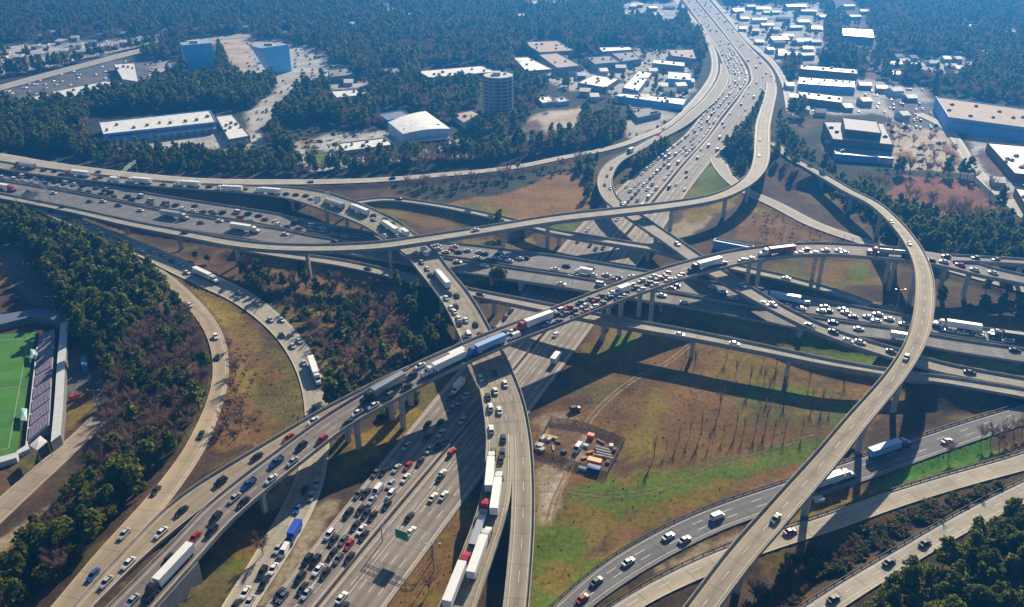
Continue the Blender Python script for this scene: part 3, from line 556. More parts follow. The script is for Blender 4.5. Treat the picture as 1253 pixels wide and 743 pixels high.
# ------------------------------------------------------------------ buildings
M_ROOFW = mat('white_membrane_roof', (0.70, 0.69, 0.66), 0.6, noise=0.2, scale=0.22)
M_ROOFT = mat('tan_gravel_roof', (0.40, 0.30, 0.24), 0.85, noise=0.15, scale=0.1)
M_ROOFG = mat('grey_gravel_roof', (0.20, 0.20, 0.22), 0.85, noise=0.2, scale=0.1)
M_ROOFD = mat('dark_metal_roof', (0.16, 0.20, 0.27), 0.5, 0.2, noise=0.15, scale=0.1)
M_ROOFS = mat('steel_sheet_roof', (0.52, 0.55, 0.60), 0.35, 0.4, noise=0.1, scale=0.1)
M_WALLB = mat('blue_painted_wall', (0.14, 0.34, 0.72), 0.6, noise=0.12, scale=0.2)
M_WALLP = mat('pale_blue_wall', (0.42, 0.52, 0.68), 0.7, noise=0.1, scale=0.2)
M_ROOFL = mat('lavender_roof', (0.40, 0.39, 0.43), 0.8, noise=0.15, scale=0.1)
M_WALLW = mat('pale_wall', (0.50, 0.49, 0.47), 0.8, noise=0.12, scale=0.2)
M_WALLT = mat('tan_wall', (0.30, 0.24, 0.19), 0.85, noise=0.15, scale=0.2)
M_BRICK = mat('brown_brick', (0.15, 0.075, 0.055), 0.85, noise=0.2, scale=0.5)
M_WALLG = mat('grey_wall', (0.22, 0.22, 0.23), 0.8, noise=0.15, scale=0.2)
M_GLASS = mat('dark_window_glass', (0.03, 0.04, 0.05), 0.12)
M_BLUEG = mat('blue_mirror_glass', (0.15, 0.55, 0.98), 0.35, 0.0, noise=0.12, scale=0.15)
M_MULL = mat('blue_mullion', (0.09, 0.36, 0.80), 0.4, 0.2)
M_DOOR = mat('dock_door', (0.55, 0.55, 0.55), 0.6)
M_UNIT = mat('rooftop_unit_metal', (0.22, 0.22, 0.22), 0.6, 0.2)
M_CONCB = mat('tower_concrete', (0.30, 0.30, 0.31), 0.8, noise=0.15, scale=0.3)
FOOT = []      # footprints in photo pixels that trees keep away from
def bld(label, quad, h, wall, roof, name='warehouse', cat='building', units=4, windows=None, doors=0, parapet=.7, group=None, rooms=None):
    """quad: the four roof corners in the photo, TL TR BR BL (BL-BR is the side facing us)"""
    P = [at(x, y, h) for x, y in quad]
    cx = sum(p[0] for p in P) / 4; cy = sum(p[1] for p in P) / 4
    g = ground_z(cx, cy)
    root = empty(name, (cx, cy, g)); tag(root, label, cat, group)
    hh = h - g
    Q = [(p[0] - cx, p[1] - cy) for p in P]
    FOOT.append([(quad[0][0] - 3, quad[0][1] - 1), (quad[1][0] + 3, quad[1][1] - 1), (quad[2][0] + 4, quad[2][1] + h * 1.3 + 5), (quad[3][0] - 4, quad[3][1] + h * 1.3 + 5)])
    wm = MB(); n = 4
    for i in range(4):
        a, b2 = Q[i], Q[(i + 1) % 4]; wm.poly([(a[0], a[1], -1), (a[0], a[1], hh), (b2[0], b2[1], hh), (b2[0], b2[1], -1)], 0)
    def inset(k): return [(q[0] * (1 - k / max(4, math.hypot(*q))), q[1] * (1 - k / max(4, math.hypot(*q)))) for q in Q]
    I = inset(.6)
    for i in range(4):
        j = (i + 1) % 4
        wm.poly([(*Q[i], hh), (*I[i], hh), (*I[j], hh), (*Q[j], hh)], 0)
        wm.poly([(*I[i], hh), (*I[i], hh - parapet), (*I[j], hh - parapet), (*I[j], hh)], 0)
    wm.build('wall', [wall], root)
    rm = MB(); rm.poly([(*I[i], hh - parapet + .02) for i in (3, 2, 1, 0)], 0); rf = rm.build('roof', [roof], root)
    def lerp(u, v):
        ax = Q[3][0] + (Q[2][0] - Q[3][0]) * u; ay = Q[3][1] + (Q[2][1] - Q[3][1]) * u
        bx_ = Q[0][0] + (Q[1][0] - Q[0][0]) * u; by_ = Q[0][1] + (Q[1][1] - Q[0][1]) * u
        return ax + (bx_ - ax) * v, ay + (by_ - ay) * v
    for k in range(units):
        u = (k + .5 + rnd.uniform(-.3, .3)) / units; v = rnd.choice([.3, .5, .7]) + rnd.uniform(-.1, .1); x, y = lerp(u, v)
        s = rnd.uniform(.9, 1.7); ub = MB(); ub.box(x - s, x + s, y - s * .7, y + s * .7, hh - parapet, hh - parapet + rnd.uniform(1.1, 1.8)); ub.box(x - s * .5, x + s * .5, y - s * .4, y + s * .4, hh - parapet + 1, hh - parapet + 2.0)
        ub.build('rooftop_unit', [M_UNIT], rf)
    # facade facing us : BL -> BR
    d = Vector((Q[2][0] - Q[3][0], Q[2][1] - Q[3][1], 0)); L = d.length; d.normalize(); o = Vector((d.y, -d.x, 0))
    if o.dot(Vector((cx, cy, 0))) > 0: o = -o
    def facade(x0, x1, z0, z1, dep, nm, m_, par):
        b0 = Vector((Q[3][0], Q[3][1], 0)); fb = MB()
        c0 = b0 + d * x0 + o * -.05; c1 = b0 + d * x1 + o * -.05
        r0 = [c0, c1, c1 + o * dep, c0 + o * dep]
        fb.prism([(p.x, p.y, z0) for p in r0], [(p.x, p.y, z1) for p in r0]); return fb.build(nm, [m_], par)
    if windows:
        for (z0, z1) in windows: facade(L * .04, L * .96, z0, z1, .15, 'window_band', M_GLASS, root)
    for k in range(doors):
        x = L * (k + .5) / doors; facade(x - 1.6, x + 1.6, -.2, 3.6, .2, 'dock_door', M_DOOR, root)
    return root, Q, hh, L, d, o, facade
r = bld('long white roofed warehouse with a blue front wall behind the tree belt', [(121,149),(257,134.5),(265,149),(126,164)], 9, M_WALLB, M_ROOFW, units=9, windows=[(6.2,7.2)], doors=14)
r[6](r[3]*.45, r[3]*.98, 4.4, 4.8, 4.0, 'canopy', M_ROOFW, r[0])
bld('white roofed annex at the right end of the blue fronted warehouse', [(264.5,142),(284,139.5),(306,166),(280,170.5)], 6, M_WALLT, M_ROOFW, units=6, doors=3)
bld('long white roofed wing of the L shaped shopping centre', [(62,112),(130,98.5),(165,103),(80,120)], 6, M_WALLT, M_ROOFW, 'shopping_centre', units=5, windows=[(1,3)])
bld('low white roofed end unit of the shopping centre by the parked cars', [(14,124),(58,114),(74,120),(36,129)], 5, M_WALLT, M_ROOFW, 'shopping_centre', units=3)
bld('square white roofed block at the corner of the shopping centre', [(139,78),(165,76.5),(170,100),(150,97)], 7, M_WALLT, M_ROOFW, 'shopping_centre', units=4)
def glass_tower(label, bl, br_, h, depth, taper, lean):
    a = Vector(at(bl[0], bl[1], 0)); b2 = Vector(at(br_[0], br_[1], 0)); d = (b2 - a); L = d.length; d.normalize(); o = Vector((-d.y, d.x, 0))
    root = empty('office_tower', ((a + b2) / 2)); tag(root, label, 'office building')
    mb = MB(); W2 = L / 2
    def ring(z, k): 
        e = taper * k; return [tuple(d * (-W2 - e + lean[0] * k) ) [:2] + (z,), tuple(d * (W2 + e + lean[1] * k))[:2] + (z,), tuple(d * (W2 + e + lean[1] * k) + o * depth)[:2] + (z,), tuple(d * (-W2 - e + lean[0] * k) + o * depth)[:2] + (z,)]
    mb.loft([ring(-1, 0), ring(h, 1)]); mb.build('glass_facade', [M_BLUEG], root)
    fl = int(h / 3.6)
    for i in range(1, fl + 1):
        k = i * 3.6 / h; r0 = ring(i * 3.6 - .4, k); r1 = ring(i * 3.6 + .0, k); s = MB()
        def ex(r): 
            cxx = sum(p[0] for p in r) / 4; cyy = sum(p[1] for p in r) / 4; return [(cxx + (p[0] - cxx) * 1.012, cyy + (p[1] - cyy) * 1.012, p[2]) for p in r]
        s.prism(ex(r0), ex(r1)); s.build('spandrel_band', [M_MULL], root)
    tp = ring(h, 1); cxx = sum(p[0] for p in tp) / 4; cyy = sum(p[1] for p in tp) / 4
    s = MB(); s.prism([(cxx + (p[0] - cxx) * .99, cyy + (p[1] - cyy) * .99, h) for p in tp], [(cxx + (p[0] - cxx) * .96, cyy + (p[1] - cyy) * .96, h + .9) for p in tp]); s.build('roof', [M_ROOFS], root)
    s = MB(); s.box(cxx - 5, cxx + 4, cyy - 3, cyy + 3, h + .9, h + 3.2); s.build('plant_room', [M_WALLW], root)
    FOOT.append([(bl[0] - 4, bl[1] - 34), (br_[0] + 4, br_[1] - 34), (br_[0] + 4, br_[1] + 9), (bl[0] - 4, bl[1] + 9)])
glass_tower('left one of two blue glass office towers among the trees', (232, 89), (264, 86), 29, 20, 1.5, (-1.5, -1.5))
glass_tower('right one of two blue glass office towers, with a slanting left side', (338, 90), (357, 87), 28, 22, 1.0, (-14, -1))
# arched warehouse
r = bld('large pale warehouse with a curved roof line and canopy by the tree belt', [(475,149.5),(521,136),(551,157.5),(493,164)], 10, M_WALLP, M_ROOFW, units=4)
root, Q, hh, L, d, o, fac = r
am = MB(); ns = 10; fr, bk = [], []
for i in range(ns + 1):
    u = i / ns; z = hh + 1.5 * math.sin(math.pi * u) ; fr.append((Q[3][0] + (Q[2][0] - Q[3][0]) * u, Q[3][1] + (Q[2][1] - Q[3][1]) * u, z)); bk.append((Q[0][0] + (Q[1][0] - Q[0][0]) * u, Q[0][1] + (Q[1][1] - Q[0][1]) * u, z))
for i in range(ns): am.poly([fr[i], fr[i + 1], bk[i + 1], bk[i]], 0)
am.poly(fr + [(Q[2][0], Q[2][1], hh), (Q[3][0], Q[3][1], hh)], 1); am.build('curved_roof', [M_ROOFW, M_WALLP], root)
fac(L * .1, L * .95, 3.6, 4.3, 5, 'canopy', M_ROOFS, root); fac(L * .1, L * .9, .3, 3.0, .2, 'window_band', M_GLASS, root)
bld('blue roofed lean-to on the left of the curved roof warehouse', [(463,139),(492,134.5),(503,141),(474,147)], 6, M_WALLB, M_ROOFD, units=0)
bld('flat white roofed shop with dark rooftop units, left of the curved roof warehouse', [(414,175),(472.5,168),(482,176.5),(422,184.5)], 5, M_WALLT, M_ROOFW, 'shop', units=6, windows=[(.8,3)])
# round tower
def round_tower():
    x, y, z = at(610, 143, 0); root = empty('round_tower', (x, y, 0)); tag(root, 'round grey office tower ringed with balcony bands', 'office building')
    R0, H = 12.5, 36; mb = MB(); mb.cyl((0, 0, -1), (0, 0, H), R0, R0, 40); mb.build('core_wall', [M_GLASS], root)
    for i in range(11):
        zz = 2.6 + i * 3.1; s = MB(); ring0 = [(math.cos(t) * (R0 + .9), math.sin(t) * (R0 + .9)) for t in [2 * math.pi * k / 40 for k in range(40)]]
        s.prism([(a, b2, zz) for a, b2 in ring0], [(a, b2, zz + 1.35) for a, b2 in ring0]); s.build('balcony_band', [M_CONCB], root)
    for k in range(14):
        t = 2 * math.pi * k / 14; s = MB(); s.box(-.5, .5, -.5, .5, -1, H); f_ = s.build('fin', [M_CONCB], root, (math.cos(t) * (R0 + .7), math.sin(t) * (R0 + .7), 0), t)
    s = MB(); s.cyl((0, 0, H), (0, 0, H + 1.2), R0 + .5, R0 + .5, 40); s.build('roof', [M_WALLW], root)
    s = MB(); s.box(-5, 2, -4, 4, H + 1.2, H + 4); s.cyl((6, 3, H + 1.2), (6, 3, H + 3), 1.5, 1.5, 12); s.build('plant_room', [M_ROOFS], root)
    FOOT.append([(588, 90), (632, 90), (634, 156), (586, 156)])
round_tower()
bld('wide white roofed warehouse in the woods left of the round tower', [(510,86.5),(590,80),(608,87.5),(525,95)], 8, M_BRICK, M_ROOFW, units=5, doors=6)
bld('white roofed shed among the pines left of the curved roof warehouse', [(404,111),(446,108.5),(453,115),(412,119.5)], 6, M_WALLT, M_ROOFW, units=2)
bld('grey roofed block beyond the white shed in the pines', [(401,85),(424,83),(434,91),(405,94)], 7, M_WALLG, M_ROOFG, units=3)
bld('dark low block hidden in the woods left of the wide warehouse', [(468,84),(486,82.5),(492,88),(472,90)], 7, M_WALLG, M_ROOFG, units=1)
bld('bright white slab roofed warehouse at the edge of the far woods', [(628,70),(646,69.3),(677,84.5),(644,87)], 8, M_WALLG, M_ROOFW, units=2)
bld('warehouse with a roof half white and half tan', [(659,66.6),(681.5,64.3),(711,80),(682,83)], 9, M_WALLG, M_ROOFT, units=2)
bld('broad tan roofed warehouse at the back of the industrial estate', [(639,51),(681.5,49.4),(703,61.5),(660,64)], 9, M_WALLG, M_ROOFT, units=6)
bld('white roofed warehouse in the last row before the far woods', [(732,57.5),(770.7,57),(775,60.5),(737,63)], 8, M_WALLT, M_ROOFW, units=2)
bld('grey roofed square warehouse in the middle of the industrial estate', [(718,70),(745.5,67.7),(759,75.7),(728,78.3)], 8, M_WALLG, M_ROOFG, units=3)
bld('grey roofed narrow warehouse right of the square one', [(748,65),(773,63),(785,72),(762,75)], 7, M_WALLG, M_ROOFG, units=3)
bld('sunlit white roofed depot behind the bare tree belt', [(707,101),(727,91),(758,96),(741,107)], 5, M_WALLT, M_ROOFW, units=5)
bld('long grey sheet roofed shed running away beside the white yard', [(761.5,107),(782,86),(798,88.5),(781,111)], 6, M_WALLG, M_ROOFS, units=6)
bld('long low shed across the end of the white yard', [(752,117),(759,113.5),(840,120.5),(836,128)], 6, M_WALLB, M_ROOFS, units=6)
bld('small grey workshop beside the frontage road', [(770,133),(795,131),(809,137.5),(781,144)], 5, M_WALLG, M_ROOFG, units=4)
bld('white roofed long store near the far left frontage road', [(800,72),(838,76),(838,81),(798,77)], 8, M_WALLG, M_ROOFW, units=2)
bld('cream roofed hall beside the far frontage road', [(818,60.5),(848,60),(852,72),(822,68)], 8, M_WALLG, M_ROOFT, units=3)
bld('blue roofed shed nearest to the far frontage road', [(818,87),(845,89),(846,98),(817,96)], 7, M_WALLB, M_ROOFD, units=2)
bld('thin white roofed warehouse at the far right, first of a row', [(980,79),(1048,84.5),(1050,90),(978,84)], 9, M_BRICK, M_ROOFW, units=4)
bld('grey roofed warehouse, second of the row at the right', [(978,94),(1046,99),(1046,106.5),(977,102)], 7, M_WALLB, M_ROOFS, units=7)
bld('white roofed warehouse, third of the row at the right', [(975,111),(1031,117.5),(1030,125.5),(983,119.5)], 7, M_BRICK, M_ROOFW, units=5)
r = bld('brown brick school block with flat roofs, lower storeys', [(1008,148),(1081,150),(1094,177),(1019,170)], 11, M_BRICK, M_ROOFL, 'school_block', units=9, windows=[(2,3.6),(6,7.6)])
r = bld('raised upper hall on top of the brown brick school block', [(1031,143),(1073,147.5),(1079,163),(1034,158)], 17, M_BRICK, M_ROOFL, 'school_hall', units=0, windows=[(12.5,14.5)])
bld('low blue grey wing in front of the brick school block', [(1020,180),(1090,187),(1094,194),(1022,188)], 5, M_WALLB, M_ROOFD, 'school_wing', units=3)
bld('huge tan roofed warehouse with blue walls at the right edge', [(1145,118),(1275,136),(1300,162),(1161,143)], 12, M_WALLB, M_ROOFT, units=10, doors=0, windows=[(8.5,9.3)])
bld('white roofed store with many vents below the tan warehouse', [(1208,174),(1275,180),(1290,216),(1242,212)], 7, M_BRICK, M_ROOFW, 'store', units=12)
bld('small white roofed store at the right edge by the street', [(1242,229),(1280,235),(1292,255),(1256,252)], 6, M_BRICK, M_ROOFW, 'store', units=2)
bld('brown hip roofed pavilion between the curved warehouse and the round tower', [(552,139),(578,134.5),(590,140),(570,152)], 5, M_WALLG, M_ROOFT, 'pavilion', units=1)
bld('grey blue depot across the brown strip in the far woods', [(1030,34),(1068,36),(1070,46),(1030,43)], 9, M_WALLG, M_ROOFS, 'depot', units=2)
bld('small white kiosk roof right of the round tower', [(627,136),(639,135),(641,139),(628,140)], 4, M_WALLT, M_ROOFW, 'kiosk', units=0)
bld('long white roofed truck shed behind the queue flyover', [(875,291.5),(923,300.5),(921,303.5),(873,294.5)], 5, M_WALLB, M_ROOFW, 'truck_shed', units=0)
bld('white roofed greenhouse row behind the gravel yard', [(656,119),(672,117),(680,124),(664,126)], 4, M_WALLW, M_ROOFW, 'greenhouse', units=1)
bld('second pale shed behind the gravel yard', [(678,120),(690,118),(697,123),(684,125)], 4, M_WALLW, M_ROOFS, 'greenhouse', units=1)
# far small houses and stores: one each, small
HOUSES = []
HS = [(1102,68,9),(1098,78,14),(1115,82,10),(1124,80,12),(1145,76,12),(1160,72,8),(1175,72,8),(1178,84,12),(1098,92,8),(1150,88,8),(955,52,14),(965,44,14),(978,50,12),(990,58,12),(958,62,10),(972,66,16),(1000,50,12),(930,25,18),(945,14,20),(975,8,24),(905,12,12),(920,8,10),(1188,32,22),(1235,38,14),(820,8,14),(800,10,10),(785,16,12),(775,8,8),(660,4,14),(690,3,12),(205,38,10),(60,40,8),(75,62,8),(95,55,7),(40,55,7),(22,62,8),(350,40,7),(380,42,7),(60,20,7),(480,12,9),(470,5,8)]
HS += [(715,112,12),(728,118,10),(790,120,10),(820,112,14),(835,104,12),(812,104,10),(700,86,12),(668,90,10),(740,86,9),(1060,104,14),(1080,108,12),(1100,112,14),(1118,118,12),(1042,108,10),(1062,124,12),(1005,136,12),(985,132,12),(1040,130,10),(1110,140,10),(968,104,9),(972,118,9),(1205,158,10),(1225,222,12),(940,30,14),(960,22,16),(985,26,14),(1010,20,10),(1048,20,14),(1060,14,12),(1040,8,14),(910,34,8),(930,50,10),(944,60,8),(780,6,14),(815,26,8),(640,20,10),(500,18,8),(545,30,8),(430,30,9),(300,20,9),(20,68,10),(45,66,9),(62,72,8),(80,60,10),(100,62,9),(118,58,10),(135,56,9),(150,52,10),(168,50,9),(185,46,10),(110,50,7),(90,46,7),(70,50,7),(30,78,8),(50,44,7),(150,40,7),(120,42,7),(240,36,8),(300,34,7),(195,86,9),(210,82,8),(425,100,12),(560,96,10),(956,48,20),(985,49,18),(962,66,18),(990,68,16),(948,36,12),(975,33,16),(1000,34,12),(925,38,8),(912,22,10),(935,10,16),(990,14,18),(1010,62,10),(1108,74,12),(1135,86,12),(1165,80,12),(1170,90,10),(1120,70,8),(1190,78,9),(1205,66,8),(805,18,12),(770,18,10),(822,22,10),(845,100,9),(790,98,10),(712,92,10),(760,82,12),(800,86,10),(690,70,10)]
for k, (x, y, wd) in enumerate(HS):
    b0 = at(x - wd / 2, y, 5); b1 = at(x + wd / 2, y, 5); W = b1[0] - b0[0]; cx = (b0[0] + b1[0]) / 2; dep = rnd.uniform(10, 16)
    root = empty('house', (cx, b0[1], ground_z(cx, b0[1])), rnd.uniform(-.25, .25)); FOOT.append([(x - wd / 2 - 3, y - 5), (x + wd / 2 + 3, y - 5), (x + wd / 2 + 3, y + 8), (x - wd / 2 - 3, y + 8)])
    side = ('on the industrial estate' if 640 < x < 860 and y > 55 else 'left of the far freeway, at the top' if 630 < x <= 860 else 'right of the brown strip' if x > 1080 and y < 97 else 'round the brick school' if x > 900 and y > 97 else 'along the brown strip' if x > 1012 else 'beside the far freeway' if x > 860 else 'beyond the shopping centre' if x < 262 else 'alone in the far woods')
    rk = rnd.choice(['white', 'white', 'white', 'steel grey', 'dark grey']); HOUSES.append((side, rk, x, root))
    hgt = rnd.uniform(3.5, 5.5); mb = MB(); mb.box(-W / 2, W / 2, 0, dep, -1, hgt); mb.build('wall', [rnd.choice([M_WALLT, M_WALLW, M_WALLG])], root)
    rf = MB(); e = .6; A = [(-W / 2 - e, -e, hgt), (W / 2 + e, -e, hgt), (W / 2 + e, dep + e, hgt), (-W / 2 - e, dep + e, hgt)]; r1 = (-W / 2 - e, dep / 2, hgt + 2.2); r2 = (W / 2 + e, dep / 2, hgt + 2.2)
    rf.poly([A[0], A[1], r2, r1]); rf.poly([A[2], A[3], r1, r2]); rf.poly([A[1], A[2], r2]); rf.poly([A[3], A[0], r1]); rf.build('roof', [{'white': M_ROOFW, 'steel grey': M_ROOFS, 'dark grey': M_ROOFG}[rk]], root)
ORDL = ['leftmost', 'second from left', 'third from left', 'fourth from left', 'fifth from left', 'sixth from left', 'seventh from left', 'eighth from left', 'ninth from left', 'tenth from left', 'eleventh from left', 'twelfth from left', 'thirteenth from left', 'fourteenth from left', 'fifteenth from left', 'sixteenth from left', 'seventeenth from left', 'eighteenth from left', 'nineteenth from left', 'twentieth from left']
from collections import defaultdict as _dd
hc = _dd(list)
for h_ in HOUSES: hc[h_[:2]].append(h_)
for (side, rk), L_ in hc.items():
    for i, h_ in enumerate(sorted(L_, key=lambda q_: q_[2])):
        lab = 'small %s roofed building %s' % (rk, side); tag(h_[3], lab + ((', ' + ORDL[i]) if len(L_) > 1 and i < 20 else ''), 'house', 'small buildings ' + side)
# ------------------------------------------------------------------ plants
def leaf_mat(name, col, rough=.7, var=.3, hue=None):
    m = bpy.data.materials.new(name); m.use_nodes = True; t = m.node_tree; N = t.nodes; Lk = t.links; b = N['Principled BSDF']
    b.inputs['Roughness'].default_value = rough; b.inputs['Specular IOR Level'].default_value = .15
    oi = N.new('ShaderNodeObjectInfo'); cr = N.new('ShaderNodeValToRGB'); Lk.new(oi.outputs['Random'], cr.inputs[0])
    a = tuple(c * (1 - var) for c in col); cr.color_ramp.elements[0].color = (*a, 1); cr.color_ramp.elements[1].color = (*(hue or tuple(c * (1 + var) for c in col)), 1)
    at_ = N.new('ShaderNodeAttribute'); at_.attribute_name = 'tone'; s = N.new('ShaderNodeVectorMath'); s.operation = 'SCALE'
    Lk.new(cr.outputs[0], s.inputs[0]); Lk.new(at_.outputs['Fac'], s.inputs['Scale']); Lk.new(s.outputs[0], b.inputs['Base Color'])
    tr = N.new('ShaderNodeBsdfTranslucent'); Lk.new(s.outputs[0], tr.inputs[0]); mix = N.new('ShaderNodeMixShader'); mix.inputs[0].default_value = .7
    Lk.new(b.outputs[0], mix.inputs[1]); Lk.new(tr.outputs[0], mix.inputs[2]); Lk.new(mix.outputs[0], N['Material Output'].inputs[0])
    return m
M_PINE = leaf_mat('pine_needles', (.120, .168, .018), hue=(.178, .198, .022))
M_OAK = leaf_mat('broad_leaves', (.160, .195, .014), hue=(.215, .22, .018))
M_TWIG = leaf_mat('bare_twigs', (.16, .105, .085), hue=(.20, .125, .095))
M_SHRUB = leaf_mat('shrub_leaves', (.075, .105, .024), hue=(.12, .115, .032))
M_TWIGS = leaf_mat('brush_twigs', (.19, .095, .075), hue=(.19, .13, .085))
M_BARK = mat('bark', (.085, .065, .05), .9, noise=.3, scale=1.5)
def cards(pts, nrm, size, rs, elong=1.0):
    """little leaf-clump quads"""
    n = len(pts); r = rs.normal(size=(n, 3)); a = np.cross(nrm + .9 * rs.normal(size=(n, 3)), r); a /= np.linalg.norm(a, axis=1)[:, None] + 1e-9
    bb = np.cross(a, nrm + .5 * r); bb /= np.linalg.norm(bb, axis=1)[:, None] + 1e-9
    s = (size * rs.uniform(.6, 1.35, n))[:, None]; a = a * s * elong; bb = bb * s
    v = np.stack([pts - a - bb * .6, pts + a * .8 - bb, pts + a + bb * .7, pts - a * .7 + bb], 1).reshape(-1, 3)
    return v
def crown_mesh(name, kind, seed, n, size, m):
    rs = np.random.RandomState(seed); P = []; NN = []; TN = []
    if kind == 'pine':
        H = 17.0; levels = 9
        for i in range(levels):
            z = 5.0 + (H - 5.0) * (i + .3) / levels; rad = (4.2 * (1 - (i / levels) ** 2.4) + .8) * rs.uniform(.75, 1.15)
            for c in range(max(2, int(5 - i * .3))):
                t = rs.uniform(0, 2 * math.pi); rr = rad * rs.uniform(.25, .8); cc = np.array([math.cos(t) * rr, math.sin(t) * rr, z + rs.uniform(-.6, .6)])
                k = max(4, int(n / (levels * 3.8))); d = rs.normal(size=(k, 3)); d /= np.linalg.norm(d, axis=1)[:, None]
                q_ = cc + d * np.array([1.45, 1.45, 1.0]) * rs.uniform(.5, 1.15, (k, 1)); P.append(q_); NN.append(d + np.array([0, 0, .8])); TN.append(np.full(k, rs.uniform(.6, 1.4)))
    elif kind == 'oak':
        for c in range(16):
            d0 = rs.normal(size=3); d0 /= np.linalg.norm(d0); d0[2] = abs(d0[2]) * .9 - .15; cc = np.array([0, 0, 6.2]) + d0 * np.array([3.4, 3.4, 3.2]) * rs.uniform(.55, 1.0)
            k = n // 16; d = rs.normal(size=(k, 3)); d /= np.linalg.norm(d, axis=1)[:, None]; P.append(cc + d * 1.75 * rs.uniform(.6, 1.1, (k, 1))); NN.append(d + np.array([0, 0, .7])); TN.append(np.full(k, rs.uniform(.65, 1.35)))
    elif kind == 'shrub':
        for c in range(7):
            cc = np.array([rs.uniform(-1.8, 1.8), rs.uniform(-1.8, 1.8), rs.uniform(.6, 2.0)]); k = n // 7; d = rs.normal(size=(k, 3)); d /= np.linalg.norm(d, axis=1)[:, None]; d[:, 2] = np.abs(d[:, 2])
            P.append(cc + d * np.array([1.2, 1.2, 1.0]) * rs.uniform(.5, 1.1, (k, 1))); NN.append(d); TN.append(np.full(k, rs.uniform(.6, 1.4)))
    P = np.concatenate(P); NN = np.concatenate(NN); TN = np.concatenate(TN)
    v = cards(P, NN, size, rs); f = np.arange(len(v)).reshape(-1, 4)
    me = mesh_of(name, v, f, [m]); at_ = me.attributes.new('tone', 'FLOAT', 'POINT'); at_.data.foreach_set('value', np.repeat(TN * rs.uniform(.8, 1.2, len(TN)), 4).astype(np.float32)); return me
def trunk_mesh(name, h, r0, seed, limbs=5, spread=2.5, z0=.4, lean=.3):
    rs = np.random.RandomState(seed); mb = MB(); p = Vector((0, 0, -.6)); n = 5; top = Vector((rs.uniform(-lean, lean), rs.uniform(-lean, lean), h)); ring = None
    for i in range(n):
        a = Vector((0, 0, -.6)).lerp(top, i / n); b = Vector((0, 0, -.6)).lerp(top, (i + 1) / n); mb.cyl(a, b, r0 * (1 - i / n * .8), r0 * (1 - (i + 1) / n * .8), 6, 0, i in (0, n - 1))
    for i in range(limbs):
        t = rs.uniform(0, 6.28); z = h * rs.uniform(z0, .9); a = Vector((0, 0, -.6)).lerp(top, z / h); b = a + Vector((math.cos(t) * spread * rs.uniform(.6, 1), math.sin(t) * spread * rs.uniform(.6, 1), spread * rs.uniform(.2, .8))); mb.cyl(a, b, r0 * .3, r0 * .08, 5)
    return mb.mesh(name, [M_BARK])
def bare_mesh(name, seed, h, rad, n, wdt, m):
    """fine twigs: thin blades fanning out from the limbs"""
    rs = np.random.RandomState(seed); v = []; f = []; tn = []
    def blade(p, q_, w_):
        d = q_ - p; s = np.cross(d, rs.normal(size=3)); s /= np.linalg.norm(s) + 1e-9; b = len(v); v.extend([p - s * w_, p + s * w_, q_]); f.append((b, b + 1, b + 2)); tn.extend([rs.uniform(.7, 1.3)] * 3)
    nl = 11
    for i in range(nl):
        t = i * 2.4 + rs.uniform(-.3, .3); z0 = h * rs.uniform(.28, .55); tip = np.array([math.cos(t) * rad * rs.uniform(.5, 1), math.sin(t) * rad * rs.uniform(.5, 1), h * rs.uniform(.7, 1.0)]); base = np.array([0, 0, z0])
        blade(base, tip, wdt * 2.2); blade(base, tip, wdt * 2.2)
        for j in range(n // nl):
            s = rs.uniform(.25, 1); p = base + (tip - base) * s; d = rs.normal(size=3) * np.array([1, 1, .7]) + (tip - base) / np.linalg.norm(tip - base) * .9 + np.array([0, 0, .5]); d /= np.linalg.norm(d); blade(p, p + d * rad * rs.uniform(.22, .5), wdt * rs.uniform(.5, 1.1))
    me = mesh_of(name, v, f, [m]); at_ = me.attributes.new('tone', 'FLOAT', 'POINT'); at_.data.foreach_set('value', np.array(tn, np.float32)); return me
KIND = {}   # kind -> list of (trunk mesh, crown mesh)
KIND['P'] = [(trunk_mesh('pine_trunk', 14, .32, s, 4, 1.8), crown_mesh('pine_crown', 'pine', s, 620, .62, M_PINE)) for s in (1, 2, 3, 4)]
KIND['O'] = [(trunk_mesh('oak_trunk', 6.5, .35, s, 6, 2.2), crown_mesh('oak_crown', 'oak', s, 640, .55, M_OAK)) for s in (5, 6)]
KIND['B'] = [(trunk_mesh('bare_trunk', 9, .26, s, 8, 3.0, .3), bare_mesh('bare_crown', s, 12, 4.6, 950, .085, M_TWIG)) for s in (7, 8, 9)]
KIND['S'] = [(trunk_mesh('shrub_stem', 1.4, .12, s, 4, .9, .1), crown_mesh('shrub_crown', 'shrub', s, 260, .42, M_SHRUB)) for s in (10, 11)]
KIND['W'] = [(trunk_mesh('brush_stem', 1.8, .1, s, 6, 1.2, .1), bare_mesh('brush_crown', s, 3.6, 2.5, 420, .065, M_TWIGS)) for s in (12, 13)]
KIND['T'] = [(trunk_mesh('sapling_trunk', 9, .13, s, 7, 1.1, .35), bare_mesh('sapling_crown', s, 10.5, 1.8, 190, .032, M_TWIG)) for s in (14, 15)]
LABELS = {'P': ('pine_tree', 'tree'), 'O': ('evergreen_tree', 'tree'), 'B': ('bare_tree', 'tree'), 'S': ('shrub', 'shrub'), 'W': ('brush_bush', 'shrub'), 'T': ('sapling', 'tree')}
PLANTS = []   # x, y, z, kind, scale, region name, depth
CELL = {}
def free(x, y, r):
    i, j = int(x // 4), int(y // 4)
    for a in (-1, 0, 1):
        for b in (-1, 0, 1):
            for (u, v_) in CELL.get((i + a, j + b), ()):
                if (u - x) ** 2 + (v_ - y) ** 2 < r * r: return False
    CELL.setdefault((i, j), []).append((x, y)); return True
RC = [(k, R['c'], R['hw']) for k, R in ROADS.items()]
